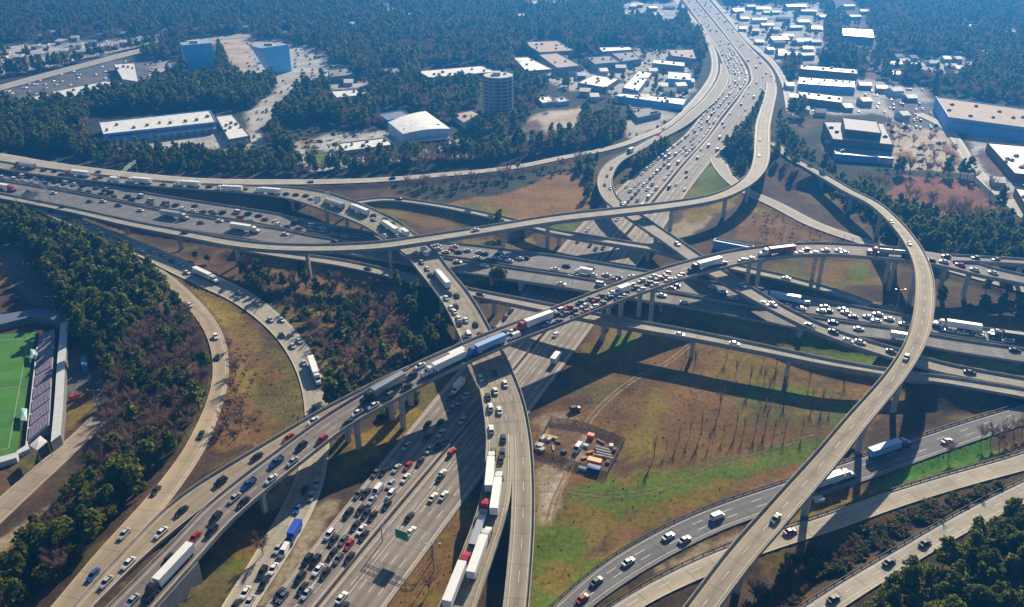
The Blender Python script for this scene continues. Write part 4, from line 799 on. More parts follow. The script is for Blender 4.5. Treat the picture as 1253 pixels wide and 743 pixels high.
ALLC = np.concatenate([R['c'] for R in ROADS.values()]); ALLH = np.concatenate([R['hw'] for R in ROADS.values()]); ALLB = np.concatenate([R['br'] for R in ROADS.values()])
def clear_of_roads(xs, ys, margin, h):
    ok = np.ones(len(xs), bool)
    for s in range(0, len(ALLC), 200):
        c = ALLC[s:s + 200]; d = np.sqrt((xs[:, None] - c[None, :, 0]) ** 2 + (ys[:, None] - c[None, :, 1]) ** 2) - ALLH[None, s:s + 200]
        bad = (d < margin)
        ok &= ~bad.any(1)
    return ok
def grow(region, poly, area, mix, s0, s1, margin=2.5, sep=None, excl=None, seed=None):
    """poly in photo pixels (bases on the ground); area = square metres per plant"""
    rs = np.random.RandomState(seed if seed is not None else abs(hash(region)) % 99991)
    W = np.array([at(x, y, 0)[:2] for x, y in poly]); x0, y0 = W.min(0); x1, y1 = W.max(0)
    n = int((x1 - x0) * (y1 - y0) / area); xs = rs.uniform(x0, x1, n); ys = rs.uniform(y0, y1, n)
    k = inside([tuple(p) for p in W], xs, ys); xs, ys = xs[k], ys[k]
    if excl is not None:
        px, py = to_px(xs, ys, 0 * xs); bad = np.zeros(len(xs), bool)
        for p in excl: bad |= inside(p, px, py)
        xs, ys = xs[~bad], ys[~bad]
    k = clear_of_roads(xs, ys, margin, 0); xs, ys = xs[k], ys[k]
    kinds = list(mix); pr = np.array([mix[q_] for q_ in kinds], float); pr /= pr.sum()
    ch = rs.choice(len(kinds), len(xs), p=pr)
    for x, y, c_ in zip(xs, ys, ch):
        if sep and not free(x, y, sep): continue
        PLANTS.append((x, y, ground_z(x, y), kinds[c_], rs.uniform(s0, s1), region, rs.randint(99), rs.uniform(0, 6.28)))
def plant_at(px, py, kind, s, region): 
    x, y, _ = at(px, py, 0); z = ground_z(x, y); x, y, _ = at(px, py, z); PLANTS.append((x, y, ground_z(x, y), kind, s, region, rnd.randrange(99), rnd.uniform(0, 6.28)))
def seedof(i): return 100 + i
REG = {'dense wood above the stadium': 0}
grow('in the dense wood above the stadium', [(-90,278),(30,275),(95,300),(160,328),(208,362),(190,392),(150,428),(118,440),(95,405),(72,368),(30,305),(-90,290)], 12, {'P': .7, 'O': .3}, .7, 1.1, 3.0, 2.8, seed=1)
grow('in the bare wood beside the exit road', [(120,440),(150,428),(190,392),(225,380),(250,415),(260,460),(252,503),(230,545),(208,580),(160,632),(110,690),(66,736),(0,792),(-60,810),(-60,765),(0,722),(70,645),(112,580),(135,520)], 9, {'B': .66, 'P': .12, 'O': .06, 'S': .08, 'W': .08}, .5, .85, 1.5, 2.3, [[(-80,600),(130,590),(215,560),(150,660),(60,800),(-80,800)]], seed=2)
grow('in the green lower part of the bare wood', [(80,612),(130,585),(222,558),(208,580),(160,632),(110,690),(66,736),(0,795),(-60,815),(-60,770),(0,724)], 10, {'O': .34, 'P': .22, 'B': .34, 'S': .1}, .5, .85, 1.5, 2.5, seed=41)
for (x, y, s) in [(158,606,1.45),(113,640,1.25),(117,666,1.2),(84,668,1.1),(47,680,1.15),(24,713,1.2),(145,560,1.0),(184,553,1.1),(200,500,.7),(225,470,.65),(60,700,.8),(8,730,.9),(100,620,.7),(175,520,.6),(135,590,.7)]: plant_at(x, y, 'O', s, 'rounded yellow green, in the bare wood')
grow('between the exit road and the collector road', [(258,470),(283,430),(300,470),(312,520),(285,552),(252,562),(266,520)], 14, {'W': .6, 'B': .4}, .35, .75, 1, 1.6, seed=3)
grow('between the exit road and the collector road', [(268,400),(300,430),(330,490),(345,520),(310,540),(300,480)], 60, {'W': 1}, .5, .8, 1, 1.6, seed=4)
grow('in the shaded hollow left of the viaduct', [(470,345),(510,352),(545,400),(557,428),(520,440),(480,455),(440,470),(470,440),(500,400)], 22, {'P': .55, 'S': .45}, .4, .75, 2, 2, seed=5)
grow('in the brush below the long flyover', [(270,315),(330,326),(400,340),(470,348),(500,400),(470,440),(440,470),(405,488),(398,450),(380,410),(345,385),(300,350)], 13, {'W': .5, 'S': .16, 'P': .12, 'B': .22}, .4, .8, 1.5, 1.8, seed=6)
for (x, y, s) in [(305,345,.55),(330,365,.6),(375,372,.55),(400,400,.6),(415,420,.65),(395,430,.6),(410,455,.7),(430,460,.6),(240,318,.5),(255,322,.5),(470,372,.5),(440,370,.5),(500,385,.55)]: plant_at(x, y, 'O', s, 'in the brush below the long flyover')
grow('in the hedge along the queue flyover', [(402,488),(450,466),(522,430),(532,437),(470,464),(410,506)], 7, {'S': .8, 'P': .2}, .45, .9, -2.5, 1.4, seed=7)
grow('under the queue flyover', [(436,530),(470,510),(525,478),(516,498),(480,520),(440,540)], 18, {'S': 1}, .6, 1.2, 0, 1.8, seed=8)
grow('in the pine wood at the lower right corner', [(1032,775),(1085,732),(1140,697),(1200,663),(1262,630),(1330,602),(1400,600),(1400,830),(1030,830)], 9, {'P': .65, 'O': .35}, .5, .8, 2.5, 2.2, seed=9)
grow('in the shrub strip between the two concrete roads', [(985,674),(1040,658),(1100,634),(1160,612),(1240,592),(1240,596),(1180,622),(1120,650),(1060,685),(1000,720),(985,700)], 5.5, {'S': .72, 'W': .28}, .5, 1.0, .5, 1.3, seed=10)
grow('in the shrub strip between the two concrete roads', [(850,740),(930,694),(985,672),(1000,705),(960,760),(870,780)], 9, {'W': .6, 'S': .3, 'B': .1}, .4, .9, .5, 1.4, seed=11)
grow('beside the asphalt road under the curved ramp', [(985,560),(1030,540),(1062,530),(1070,545),(1040,560),(1000,572)], 12, {'S': .7, 'W': .3}, .6, 1.1, .8, 1.6, seed=12)
plant_at(609, 350, 'O', 1.15, 'lone dark tree beside the viaduct')
grow('behind the ring road under the long flyover', [(610,287),(655,289),(692,297),(690,310),(640,303),(610,296)], 22, {'S': .7, 'P': .3}, .5, .9, 1.5, 1.8, seed=13)
grow('in the tree belt along the frontage road', [(85,194),(140,204),(250,213),(330,216),(445,215),(445,205),(330,195),(250,190),(150,184),(95,180)], 22, {'P': .8, 'B': .2}, .45, .75, 2, 2.6, seed=14)
grow('in the bare tree belt along the frontage road', [(445,212),(545,206),(640,197),(690,187),(745,177),(768,160),(742,148),(700,172),(600,188),(500,192),(450,196)], 20, {'B': .62, 'P': .38}, .6, .9, 2, 2.6, seed=15)
grow('in the shade south of the frontage road', [(470,228),(560,224),(690,202),(728,198),(722,215),(700,210),(640,222),(545,240)], 30, {'B': .6, 'S': .4}, .5, .8, 2, 2.4, seed=16)
grow('beside the loop ramp', [(700,200),(732,195),(724,215),(730,245),(716,252),(720,228)], 16, {'P': .6, 'S': .4}, .4, .7, 1.5, 2, seed=17)
grow('inside the loop ramp', [(760,222),(775,208),(800,188),(838,166),(842,172),(805,203),(772,226)], 9, {'P': .5, 'S': .5}, .4, .8, .8, 1.6, seed=18)
grow('in the pine belt behind the curved ramp', [(947,205),(975,218),(1015,242),(1040,262),(1070,290),(1100,300),(1130,315),(1180,326),(1253,337),(1400,350),(1400,300),(1240,282),(1180,282),(1100,262),(1040,236),(990,206),(962,172),(952,140),(948,170)], 24, {'P': .9, 'B': .1}, .55, .9, 2.0, 2.6, seed=19)
grow('in the leafless grove above the pine belt', [(1015,222),(1060,222),(1120,250),(1180,280),(1240,282),(1200,262),(1100,238)], 30, {'B': 1}, .6, .9, 2.0, 2.6, seed=20)
grow('inside the bend of the long flyover', [(880,186),(915,150),(932,122),(920,165),(914,205),(905,213)], 14, {'S': .5, 'P': .5}, .4, .75, 1.0, 1.8, seed=21)
grow('in the dark thicket right of the curved ramp', [(1140,340),(1253,358),(1400,375),(1400,396),(1253,390),(1150,372)], 18, {'P': .7, 'S': .3}, .4, .65, 1.5, 2, seed=22)
grow('on the pinkish verge of the ring road', [(1146,382),(1330,404),(1330,412),(1146,391)], 10, {'W': 1}, .4, .7, .5, 1.4, seed=23)
grow('on the slope behind the truck shed', [(905,262),(945,258),(1000,286),(1050,302),(1045,306),(940,300)], 30, {'W': .8, 'T': .2}, .4, .7, 1, 1.8, seed=24)
grow('in the brown field', [(880,432),(990,452),(1060,470),(1045,500),(930,480),(880,460)], 130, {'T': 1}, .8, 1.1, 1.5, 4, seed=25)
for (x, y) in [(917,472),(940,484),(961,486),(993,495),(1005,497),(1015,499),(830,541),(844,533),(858,531),(868,544),(885,534),(901,525),(910,530),(925,525),(937,520),(947,531),(960,530),(981,530),(850,450),(838,442),(880,505),(800,560),(815,552),(990,470),(1030,480)]: plant_at(x, y, 'T', rnd.uniform(.6, 1.25), 'in the brown field')
for (x, y) in [(1200,540),(1212,538),(1228,535),(1240,530),(1250,528),(1222,545),(1160,560)]: plant_at(x, y, 'B', .6, 'beside the grass strip at the right edge')
plant_at(322, 680, 'B', .7, 'beside the retaining wall'); plant_at(525, 725, 'B', .55, 'on the grass left of the forked viaduct')
NEAR_N = len(PLANTS)
LOTS = [p for nm, p in PATCH if nm in ('lot', 'lotl', 'beige', 'orange', 'red', 'purple') and max(q_[1] for q_ in p) < 290]
FRONT = [[(108,140),(312,132),(335,204),(108,198)], [(335,158),(400,150),(470,160),(560,150),(600,175),(600,203),(380,213)], [(0,96),(60,88),(135,70),(175,66),(180,108),(0,134)], [(640,75),(850,60),(850,128),(780,160),(690,140)], [(965,95),(1140,105),(1190,215),(1095,212),(1000,205),(985,150)], [(1185,150),(1400,180),(1400,290),(1225,245)]]
grow('in the woods round the shopping centre', [(-60,185),(-60,150),(60,135),(110,125),(200,112),(300,105),(380,115),(420,150),(330,172),(250,150),(108,165),(105,178),(90,190)], 34, {'P': .7, 'O': .2, 'B': .1}, .75, 1.15, 3, 3, FOOT + LOTS + FRONT, seed=31)
grow('far', [(-500,-40),(1750,-40),(1750,300),(1253,268),(1060,205),(965,140),(955,60),(880,-5),(820,-5),(865,60),(850,110),(780,160),(700,185),(560,195),(450,200),(300,190),(-500,180)], 40, {'P': .42, 'O': .16, 'B': .42}, .7, 1.1, 4, 3.4, FOOT + LOTS + FRONT, seed=32)
grow('among the houses at the far left', [(-40,64),(60,56),(120,48),(250,34),(256,44),(140,66),(60,84),(-40,102)], 120, {'O': .5, 'P': .2, 'B': .3}, .5, .8, 2, 3, FOOT, seed=36)
grow('among the buildings at the far right', [(880,8),(1000,0),(1100,60),(1185,66),(1185,95),(1100,95),(1000,75),(950,72),(910,40)], 90, {'O': .5, 'P': .5}, .5, .8, 2, 3, FOOT, seed=33)
grow('on the industrial estate', [(640,50),(860,55),(845,130),(780,155),(700,110),(650,100)], 170, {'O': .5, 'P': .5}, .4, .7, 2, 3, FOOT, seed=34)
grow('beside the school', [(965,140),(1010,140),(1012,190),(1095,212),(1190,215),(1240,255),(1190,200),(1160,160),(1090,150)], 120, {'O': .3, 'B': .7}, .4, .7, 2, 3, FOOT, seed=35)
grow('in front of the warehouses', [(340,160),(470,150),(600,180),(600,200),(400,208)], 150, {'O': .4, 'B': .6}, .4, .65, 2, 3, FOOT, seed=37)
TUFT = len(PLANTS)
for nm_, pl_, ar_, mx_, sd_ in (('tufts', [(690,480),(735,402),(860,415),(1085,460),(1110,480),(1040,545),(900,600),(760,640),(680,740),(650,740),(645,520)], 9, {'W': .85, 'S': .15}, 51), ('tufts', [(188,318),(290,375),(340,432),(372,490),(374,516),(290,560),(246,562),(280,500),(286,430)], 7, {'W': .7, 'S': .3}, 52), ('tufts', [(465,760),(558,620),(584,640),(538,770)], 8, {'W': .7, 'S': .3}, 53), ('tufts', [(398,590),(440,535),(500,495),(516,500),(485,542),(420,578)], 8, {'W': .5, 'S': .5}, 54), ('tufts', [(520,256),(690,208),(722,228),(722,255),(640,268)], 30, {'W': .8, 'S': .2}, 55), ('tufts', [(905,262),(950,250),(1040,295),(960,300)], 20, {'W': 1}, 56), ('tufts', [(960,392),(1100,440),(1090,452),(960,430),(890,405),(880,385)], 12, {'S': .6, 'W': .4}, 57), ('tufts', [(860,664),(1060,596),(1140,560),(1253,526),(1253,546),(1085,602),(890,662)], 10, {'S': .5, 'W': .5}, 58), ('tufts', [(120,600),(170,640),(100,700),(230,560),(255,540),(180,645)], 6, {'W': .7, 'S': .3}, 59)):
    grow(nm_, pl_, ar_, mx_, .06, .13, .8, None, None, sd_)
# the 300 largest trees and the 200 largest shrubs are things, the rest is one wood
def size_px(p): return p[4] * {'P': 17, 'O': 10, 'B': 12, 'S': 3, 'W': 3.6, 'T': 9}[p[3]] / math.sqrt(p[0] ** 2 + p[1] ** 2 + (CAMH - p[2]) ** 2)
def in_view(p):
    a, b_ = to_px(p[0], p[1], p[2] + 4); return -15 < a < 1268 and -10 < b_ < 775
order = sorted(range(len(PLANTS)), key=lambda i: -size_px(PLANTS[i])); trees, shrubs = set(), set()
for i in order:
    if not in_view(PLANTS[i]): continue
    if PLANTS[i][3] in 'PBTO':
        if len(trees) < 290: trees.add(i)
    elif len(shrubs) < 200: shrubs.add(i)
LOOK = {'P': 'dark green pine tree', 'O': 'rounded green leafy tree', 'B': 'leafless grey brown tree', 'S': 'dark green shrub', 'W': 'leafless reddish bush', 'T': 'thin leafless young tree'}
rest = []
for i, p in enumerate(PLANTS):
    x, y, z, k, s, reg, vi, rot = p
    if i in trees or i in shrubs:
        tm, cm = KIND[k][vi % len(KIND[k])]
        o = empty(LABELS[k][0], (x, y, z), rot); o.scale = (s, s, s * (0.92 + (vi % 17) / 100))
        lab = reg if reg.startswith('lone') else LOOK[k] + (', ' if reg.startswith('rounded') else ' ') + reg.replace('rounded yellow green, ', '')
        tag(o, lab, LABELS[k][1], None if reg.startswith('lone') else LOOK[k] + 's ' + reg.replace('rounded yellow green, ', ''))
        link('trunk', tm, o); link('crown', cm, o)
    else: rest.append(p)
def low(me_crown, me_trunk): return me_crown
def merged(name, cm, tm):
    bm = bmesh.new(); bm.from_mesh(cm); bm.from_mesh(tm); me = bpy.data.meshes.new(name); 
    nf = len(cm.polygons)
    for i, f in enumerate(bm.faces): f.material_index = 0 if i < nf else 1
    bm.to_mesh(me); bm.free(); me.materials.append(cm.materials[0]); me.materials.append(M_BARK); return me
def woods(name, label, plants):
    kinds = sorted({p[3] for p in plants}); protos = []
    for k in kinds:
        for (tm, cm) in KIND[k]: protos.append((k, merged('stand', cm, tm)))
    idx = np.array([next(j for j, q_ in enumerate(protos) if q_[0] == p[3]) + p[6] % len(KIND[p[3]]) for p in plants], np.int32)
    me = bpy.data.meshes.new(name); me.vertices.add(len(plants)); me.vertices.foreach_set('co', np.array([p[:3] for p in plants], np.float32).ravel())
    for nm, ty, val in (('idx', 'INT', idx), ('scl', 'FLOAT', np.array([p[4] for p in plants], np.float32)), ('rot', 'FLOAT', np.array([p[7] for p in plants], np.float32))):
        a = me.attributes.new(nm, ty, 'POINT'); a.data.foreach_set('value', val)
    ob = link(name, me); tag(ob, label, None, None, 'stuff')
    ng = bpy.data.node_groups.new('scatter_' + name, 'GeometryNodeTree'); ng.interface.new_socket('Geometry', in_out='INPUT', socket_type='NodeSocketGeometry'); ng.interface.new_socket('Geometry', in_out='OUTPUT', socket_type='NodeSocketGeometry')
    N = ng.nodes; Lk = ng.links; gi = N.new('NodeGroupInput'); go = N.new('NodeGroupOutput'); jn = N.new('GeometryNodeJoinGeometry'); Lk.new(jn.outputs[0], go.inputs[0])
    def attr(nm, ty):
        a = N.new('GeometryNodeInputNamedAttribute'); a.data_type = ty; a.inputs['Name'].default_value = nm; return a.outputs[0]
    ai, as_, ar = attr('idx', 'INT'), attr('scl', 'FLOAT'), attr('rot', 'FLOAT'); cx_ = N.new('ShaderNodeCombineXYZ'); Lk.new(ar, cx_.inputs[2])
    for j, (k, pm) in enumerate(protos):
        src = bpy.data.objects.new('stand_source', pm)       # mesh source of the wood, never linked to the scene
        oi = N.new('GeometryNodeObjectInfo'); oi.inputs['Object'].default_value = src; oi.inputs['As Instance'].default_value = True
        cmp_ = N.new('FunctionNodeCompare'); cmp_.data_type = 'INT'; cmp_.operation = 'EQUAL'; Lk.new(ai, cmp_.inputs[2]); cmp_.inputs[3].default_value = j
        ip = N.new('GeometryNodeInstanceOnPoints'); Lk.new(gi.outputs[0], ip.inputs['Points']); Lk.new(cmp_.outputs[0], ip.inputs['Selection']); Lk.new(oi.outputs['Geometry'], ip.inputs['Instance'])
        Lk.new(cx_.outputs[0], ip.inputs['Rotation']); Lk.new(as_, ip.inputs['Scale']); Lk.new(ip.outputs[0], jn.inputs[0])
    md = ob.modifiers.new('scatter', 'NODES'); md.node_group = ng; return ob
tw = [p for p in rest if p[3] in 'PBTO']; sw = [p for p in rest if p[3] in 'SW']
woods('woodland', 'wide pine and bare woodland filling the distance and the belts', tw)
woods('undergrowth', 'low shrubs and reddish brush on the verges', sw)
print('plants', len(PLANTS), 'tree things', len(trees), 'shrub things', len(shrubs))
# ------------------------------------------------------------------ vehicles
def paint(n, c): return mat('car_paint_' + n, c, .32, 0.0, spec=.5, coat=.5)
PAINT = {'w': paint('white', (.80, .80, .79)), 's': paint('silver', (.46, .47, .49)), 'k': paint('black', (.018, .018, .02)), 'g': paint('grey', (.12, .125, .135)), 'r': paint('red', (.42, .02, .02)), 'b': paint('blue', (.03, .09, .36)), 'n': paint('green', (.10, .14, .12))}
CNAME = {'w': 'white', 's': 'silver', 'k': 'black', 'g': 'dark grey', 'r': 'red', 'b': 'blue', 'n': 'grey green'}
M_CGL = mat('car_glass', (.015, .02, .025), .08); M_TYRE = mat('tyre_rubber', (.02, .02, .02), .9); M_RIM = mat('wheel_rim', (.4, .4, .4), .35, .6)
M_LAMPW = mat('headlamp_lens', (.7, .7, .68), .15); M_LAMPR = mat('tail_lamp_lens', (.35, .01, .01), .25)
M_TRW = mat('trailer_white', (.80, .80, .79), .45, noise=.06, scale=.3); M_TRB = mat('trailer_blue', (.25, .45, .75), .45); M_TRS = mat('trailer_steel', (.5, .5, .52), .3, .5); M_TRK = mat('trailer_black', (.03, .03, .03), .5); M_TRR = mat('trailer_red', (.22, .04, .03), .5); M_BLUEV = mat('van_blue', (.02, .08, .5), .4); M_CHAS = mat('chassis_black', (.02, .02, .02), .8)
TRM = {'w': M_TRW, 'b': M_TRB, 's': M_TRS, 'k': M_TRK, 'r': M_TRR, 'B': M_BLUEV}
def sect(x, zb, zt, hw): # rounded box section
    return [(x, -hw * .92, zb), (x, hw * .92, zb), (x, hw, zb + .2), (x, hw, zt - .16), (x, hw * .86, zt), (x, -hw * .86, zt), (x, -hw, zt - .16), (x, -hw, zb + .2)]
SHAPES = {  # body stations (x, z top, half width), greenhouse (x rear base, x front base, x rear top, x front top, belt z, roof z, half width base, top), wheel x, wheel r
 'sedan': ([(-2.4, .72, .74), (-2.3, .95, .84), (-1.5, 1.02, .9), (.9, .98, .91), (1.9, .86, .88), (2.28, .72, .8), (2.4, .55, .7)], (-1.85, 1.1, -1.05, .3, .98, 1.46, .82, .62), 1.42, .33),
 'suv': ([(-2.35, .9, .8), (-2.3, 1.1, .9), (-1.5, 1.14, .96), (1.0, 1.12, .96), (2.0, 1.02, .93), (2.3, .85, .86), (2.4, .6, .78)], (-2.28, 1.15, -1.95, .35, 1.10, 1.78, .88, .70), 1.45, .38),
 'van': ([(-2.6, .9, .9), (-2.55, 1.2, .97), (1.3, 1.2, .98), (2.2, 1.1, .94), (2.6, .8, .85), (2.65, .6, .8)], (-2.55, 2.0, -2.45, 1.2, 1.15, 2.15, .95, .82), 1.6, .37),
 'pickup': ([(-2.9, .95, .9), (-2.85, 1.1, .96), (-.62, 1.1, .97), (1.2, 1.12, .97), (2.3, 1.05, .95), (2.75, .9, .88), (2.85, .65, .8)], (-.6, 1.35, -.35, .55, 1.10, 1.85, .88, .72), 1.8, .41)}
MC = {}
def car_meshes(ty, co):
    if (ty, co) in MC: return MC[(ty, co)]
    st, gh, wx, wr = SHAPES[ty]; P = PAINT[co]; bm_ = MB(); bm_.loft([sect(x, .32, zt, hw) for x, zt, hw in st], 0)
    if ty == 'pickup':   # open bed: dark floor with side walls
        bm_.box(-2.8, -.66, -.8, .8, 1.08, 1.125, 1); bm_.box(-2.88, -.62, .82, .95, 1.08, 1.32, 0); bm_.box(-2.88, -.62, -.95, -.82, 1.08, 1.32, 0); bm_.box(-2.9, -2.78, -.94, .94, 1.08, 1.32, 0)
    for s in (-1, 1): bm_.box(st[-1][0] - .13, st[-1][0] - .02, s * .62 - .16, s * .62 + .16, .62, .76, 2); bm_.box(st[0][0] - .03, st[0][0] + .1, s * .64 - .14, s * .64 + .14, .72, .9, 3)
    xr, xf, tr_, tf, zb, zt, wb, wt = gh
    A = [(xr, -wb, zb - .03), (xf, -wb, zb - .03), (xf, wb, zb - .03), (xr, wb, zb - .03)]; Bt = [(tr_, -wt, zt), (tf, -wt, zt), (tf, wt, zt), (tr_, wt, zt)]
    bm_.poly([Bt[0], Bt[1], Bt[2], Bt[3]], 0); e = .05
    bm_.prism([(p[0], p[1], zt - .01) for p in Bt], [(p[0] * .96 + .02, p[1] * .93, zt + e) for p in Bt], 0)
    body = bm_.mesh('body_' + ty, [P, M_CHAS, M_LAMPW, M_LAMPR])
    ws = MB(); ws.poly([A[1], A[2], Bt[2], Bt[1]]); rw = MB(); rw.poly([A[3], A[0], Bt[0], Bt[3]]); sw_ = MB(); sw_.poly([A[0], A[1], Bt[1], Bt[0]]); sw2 = MB(); sw2.poly([A[2], A[3], Bt[3], Bt[2]])
    wh = MB(); wh.cyl((0, -.11, 0), (0, .11, 0), wr, wr, 12, 0); wh.cyl((0, -.12, 0), (0, .12, 0), wr * .6, wr * .6, 10, 1)
    gl = [M_CGL]
    if ty == 'van': solid = [P]
    parts = [('windshield', ws.mesh('windshield', gl)), ('rear_window', rw.mesh('rear_window', gl)), ('side_window', sw_.mesh('side_window', [P] if ty == 'van' else gl)), ('side_window', sw2.mesh('side_window', [P] if ty == 'van' else gl))]
    wm = wh.mesh('wheel', [M_TYRE, M_RIM]); wheels = [(s * wx, q_ * (st[2][2] - .1), wr) for s in (-1, 1) for q_ in (-1, 1)]
    # one-piece copy for small far cars
    al = MB(); al.loft([sect(x, .3, zt_, hw) for x, zt_, hw in st], 0); al.poly(Bt, 0)
    for q_ in ([A[1], A[2], Bt[2], Bt[1]], [A[3], A[0], Bt[0], Bt[3]], [A[0], A[1], Bt[1], Bt[0]], [A[2], A[3], Bt[3], Bt[2]]): al.poly(q_, 1)
    for (x, y, z) in wheels: al.cyl((x, y - .1, z), (x, y + .1, z), wr, wr, 8, 2)
    one = al.mesh('car_' + ty, [P, M_CGL, M_TYRE]); MC[(ty, co)] = (body, parts, wm, wheels, one); return MC[(ty, co)]
CS = 1.02
TYPE = {'': ('sedan', 'car'), 'S': ('suv', 'car'), 'V': ('van', 'van'), 'P': ('pickup_truck', 'pickup')}
def make_car(x, y, z, rz, pitch, ty, co, parts):
    key = {'sedan': 'sedan', 'suv': 'suv', 'van': 'van', 'pickup_truck': 'pickup'}[ty]; body, ps, wm, wheels, one = car_meshes(key, co)
    o = bpy.data.objects.new(ty, body if parts else one); C.objects.link(o); o.location = (x, y, z + .02); o.rotation_euler = (0, pitch, rz); o.scale = (CS, CS, CS)
    if parts:
        for nm, me in ps: link(nm, me, o)
        for p in wheels: link('wheel', wm, o, p)
    return o
TRUCKM = {}
def truck_parts(kind, tr_, cab):
    """list of (name, mesh, parent index or None, loc)"""
    k = (kind, tr_, cab)
    if k in TRUCKM: return TRUCKM[k]
    L = []; P = PAINT[cab]; wh = MB(); wh.cyl((0, -.3, 0), (0, .3, 0), .5, .5, 12, 0); wh.cyl((0, -.31, 0), (0, .31, 0), .25, .25, 10, 1); wm = wh.mesh('wheel', [M_TYRE, M_RIM])
    if kind in ('T', 'F', 'K'):   # semi truck, flatbed, tanker
        xo = 0; c = MB(); c.loft([sect(4.9, .9, 2.9, 1.15), sect(5.2, .9, 3.75, 1.22), sect(6.6, .9, 3.8, 1.22), sect(7.3, .9, 3.1, 1.18), sect(7.7, .9, 2.2, 1.1), sect(9.3, .9, 2.0, 1.0), sect(9.7, .7, 1.6, 1.1)], 0)
        c.box(9.6, 9.8, -1.15, 1.15, .45, .9, 1); c.box(3.2, 9.3, -.5, .5, .7, .98, 1); c.cyl((6.2, -1.3, .8), (7.4, -1.3, .8), .32, .32, 10, 1); c.cyl((6.2, 1.3, .8), (7.4, 1.3, .8), .32, .32, 10, 1); c.cyl((4.95, 1.25, 1), (4.95, 1.25, 4.0), .09, .09, 8, 1); c.cyl((4.95, -1.25, 1), (4.95, -1.25, 4.0), .09, .09, 8, 1)
        L.append(('cab', c.mesh('cab', [P, M_CHAS]), None, None))
        w_ = MB(); w_.poly([(7.3, -1.0, 2.28), (7.76, -.9, 2.22), (7.76, .9, 2.22), (7.3, 1.0, 2.28)]); w_.poly([(7.73, -.95, 2.24), (7.73, .95, 2.24), (7.33, 1.02, 3.02), (7.33, -1.02, 3.02)]); L.append(('windshield', w_.mesh('windshield', [M_CGL]), 0, None))
        for s in (-1, 1):
            g_ = MB(); g_.box(6.5, 7.25, s * 1.2 - .03, s * 1.2 + .03, 2.2, 2.9); L.append(('side_window', g_.mesh('side_window', [M_CGL]), 0, None))
        t_ = MB()
        if kind == 'T': t_.box(-10.3, 5.0 - .9, -1.3, 1.3, 1.25, 4.1, 0); t_.box(-10.1, 3.5, -.5, .5, .95, 1.24, 1); t_.box(-6.8, -.5, -1.2, -1.15, .5, 1.24, 1); t_.box(-6.8, -.5, 1.15, 1.2, .5, 1.24, 1)
        elif kind == 'F': t_.box(-9.5, 4.1, -1.25, 1.25, 1.15, 1.4, 0); t_.box(3.9, 4.1, -1.25, 1.25, 1.4, 2.6, 0); t_.box(-9.3, 3.5, -.5, .5, .8, 1.14, 1)
        else:
            t_.cyl((-8.8, 0, 2.3), (4.0, 0, 2.3), 1.15, 1.15, 18, 0); t_.cyl((-9.3, 0, 2.3), (-8.8, 0, 2.3), .6, 1.15, 18, 0); t_.cyl((4.0, 0, 2.3), (4.4, 0, 2.3), 1.15, .6, 18, 0); t_.box(-8.8, 3.8, -.5, .5, .85, 1.3, 1); t_.cyl((-2.5, 0, 3.4), (-2.5, 0, 3.7), .35, .35, 10, 1)
        L.append(('trailer', t_.mesh('trailer', [TRM[tr_], M_CHAS]), None, None)); ti = len(L) - 1
        if kind == 'T':
            for s in (-1, 1): d_ = MB(); d_.box(-10.36, -10.302, .03 if s > 0 else -1.24, 1.24 if s > 0 else -.03, 1.35, 4.0); L.append(('rear_door', d_.mesh('rear_door', [TRM[tr_]]), ti, None))
        for x in (-8.9, -7.6):
            for s in (-1, 1): L.append(('wheel', wm, ti, (x, s * .95, .5)))
        for x in (3.7, 5.0, 8.7):
            for s in (-1, 1): L.append(('wheel', wm, 0, (x, s * .95, .5)))
    else:     # box truck
        c = MB(); c.loft([sect(2.0, .6, 2.5, 1.1), sect(2.9, .6, 2.5, 1.1), sect(3.5, .6, 1.75, 1.05), sect(4.5, .6, 1.5, .98), sect(4.7, .6, 1.2, .9)], 0); c.box(-4.6, 2.2, -.45, .45, .55, .85, 1)
        L.append(('cab', c.mesh('cab', [P, M_CHAS]), None, None)); w_ = MB(); w_.poly([(3.48, -.92, 1.82), (3.48, .92, 1.82), (2.96, .95, 2.46), (2.96, -.95, 2.46)]); L.append(('windshield', w_.mesh('windshield', [M_CGL]), 0, None))
        t_ = MB(); t_.box(-4.8, 1.9, -1.22, 1.22, .9, 3.5, 0); L.append(('cargo_box', t_.mesh('cargo_box', [TRM[tr_]]), None, None))
        d_ = MB(); d_.box(-4.86, -4.802, -1.1, 1.1, 1.0, 3.4); L.append(('rear_door', d_.mesh('rear_door', [M_DOOR]), 2, None))
        for x in (-3.2, 3.3):
            for s in (-1, 1): L.append(('wheel', wm, None, (x, s * .9, .48)))
    TRUCKM[k] = L; return L
TNAME = {'T': ('semi_truck', 'truck', 'semi truck'), 'F': ('flatbed_truck', 'truck', 'flatbed truck'), 'K': ('tanker_truck', 'truck', 'tanker truck'), 'B': ('box_truck', 'truck', 'box truck')}
TCN = {'w': 'white', 'b': 'pale blue', 's': 'silver', 'k': 'black', 'r': 'dark red', 'B': 'bright blue'}
def make_truck(x, y, z, rz, pitch, kind, tr_, cab):
    o = empty(TNAME[kind][0], (x, y, z + .02)); o.rotation_euler = (0, pitch, rz); obs = []
    for nm, me, par, loc in truck_parts(kind, tr_, cab):
        p_ = o if par is None else obs[par]; obs.append(link(nm, me, p_, loc))
    return o
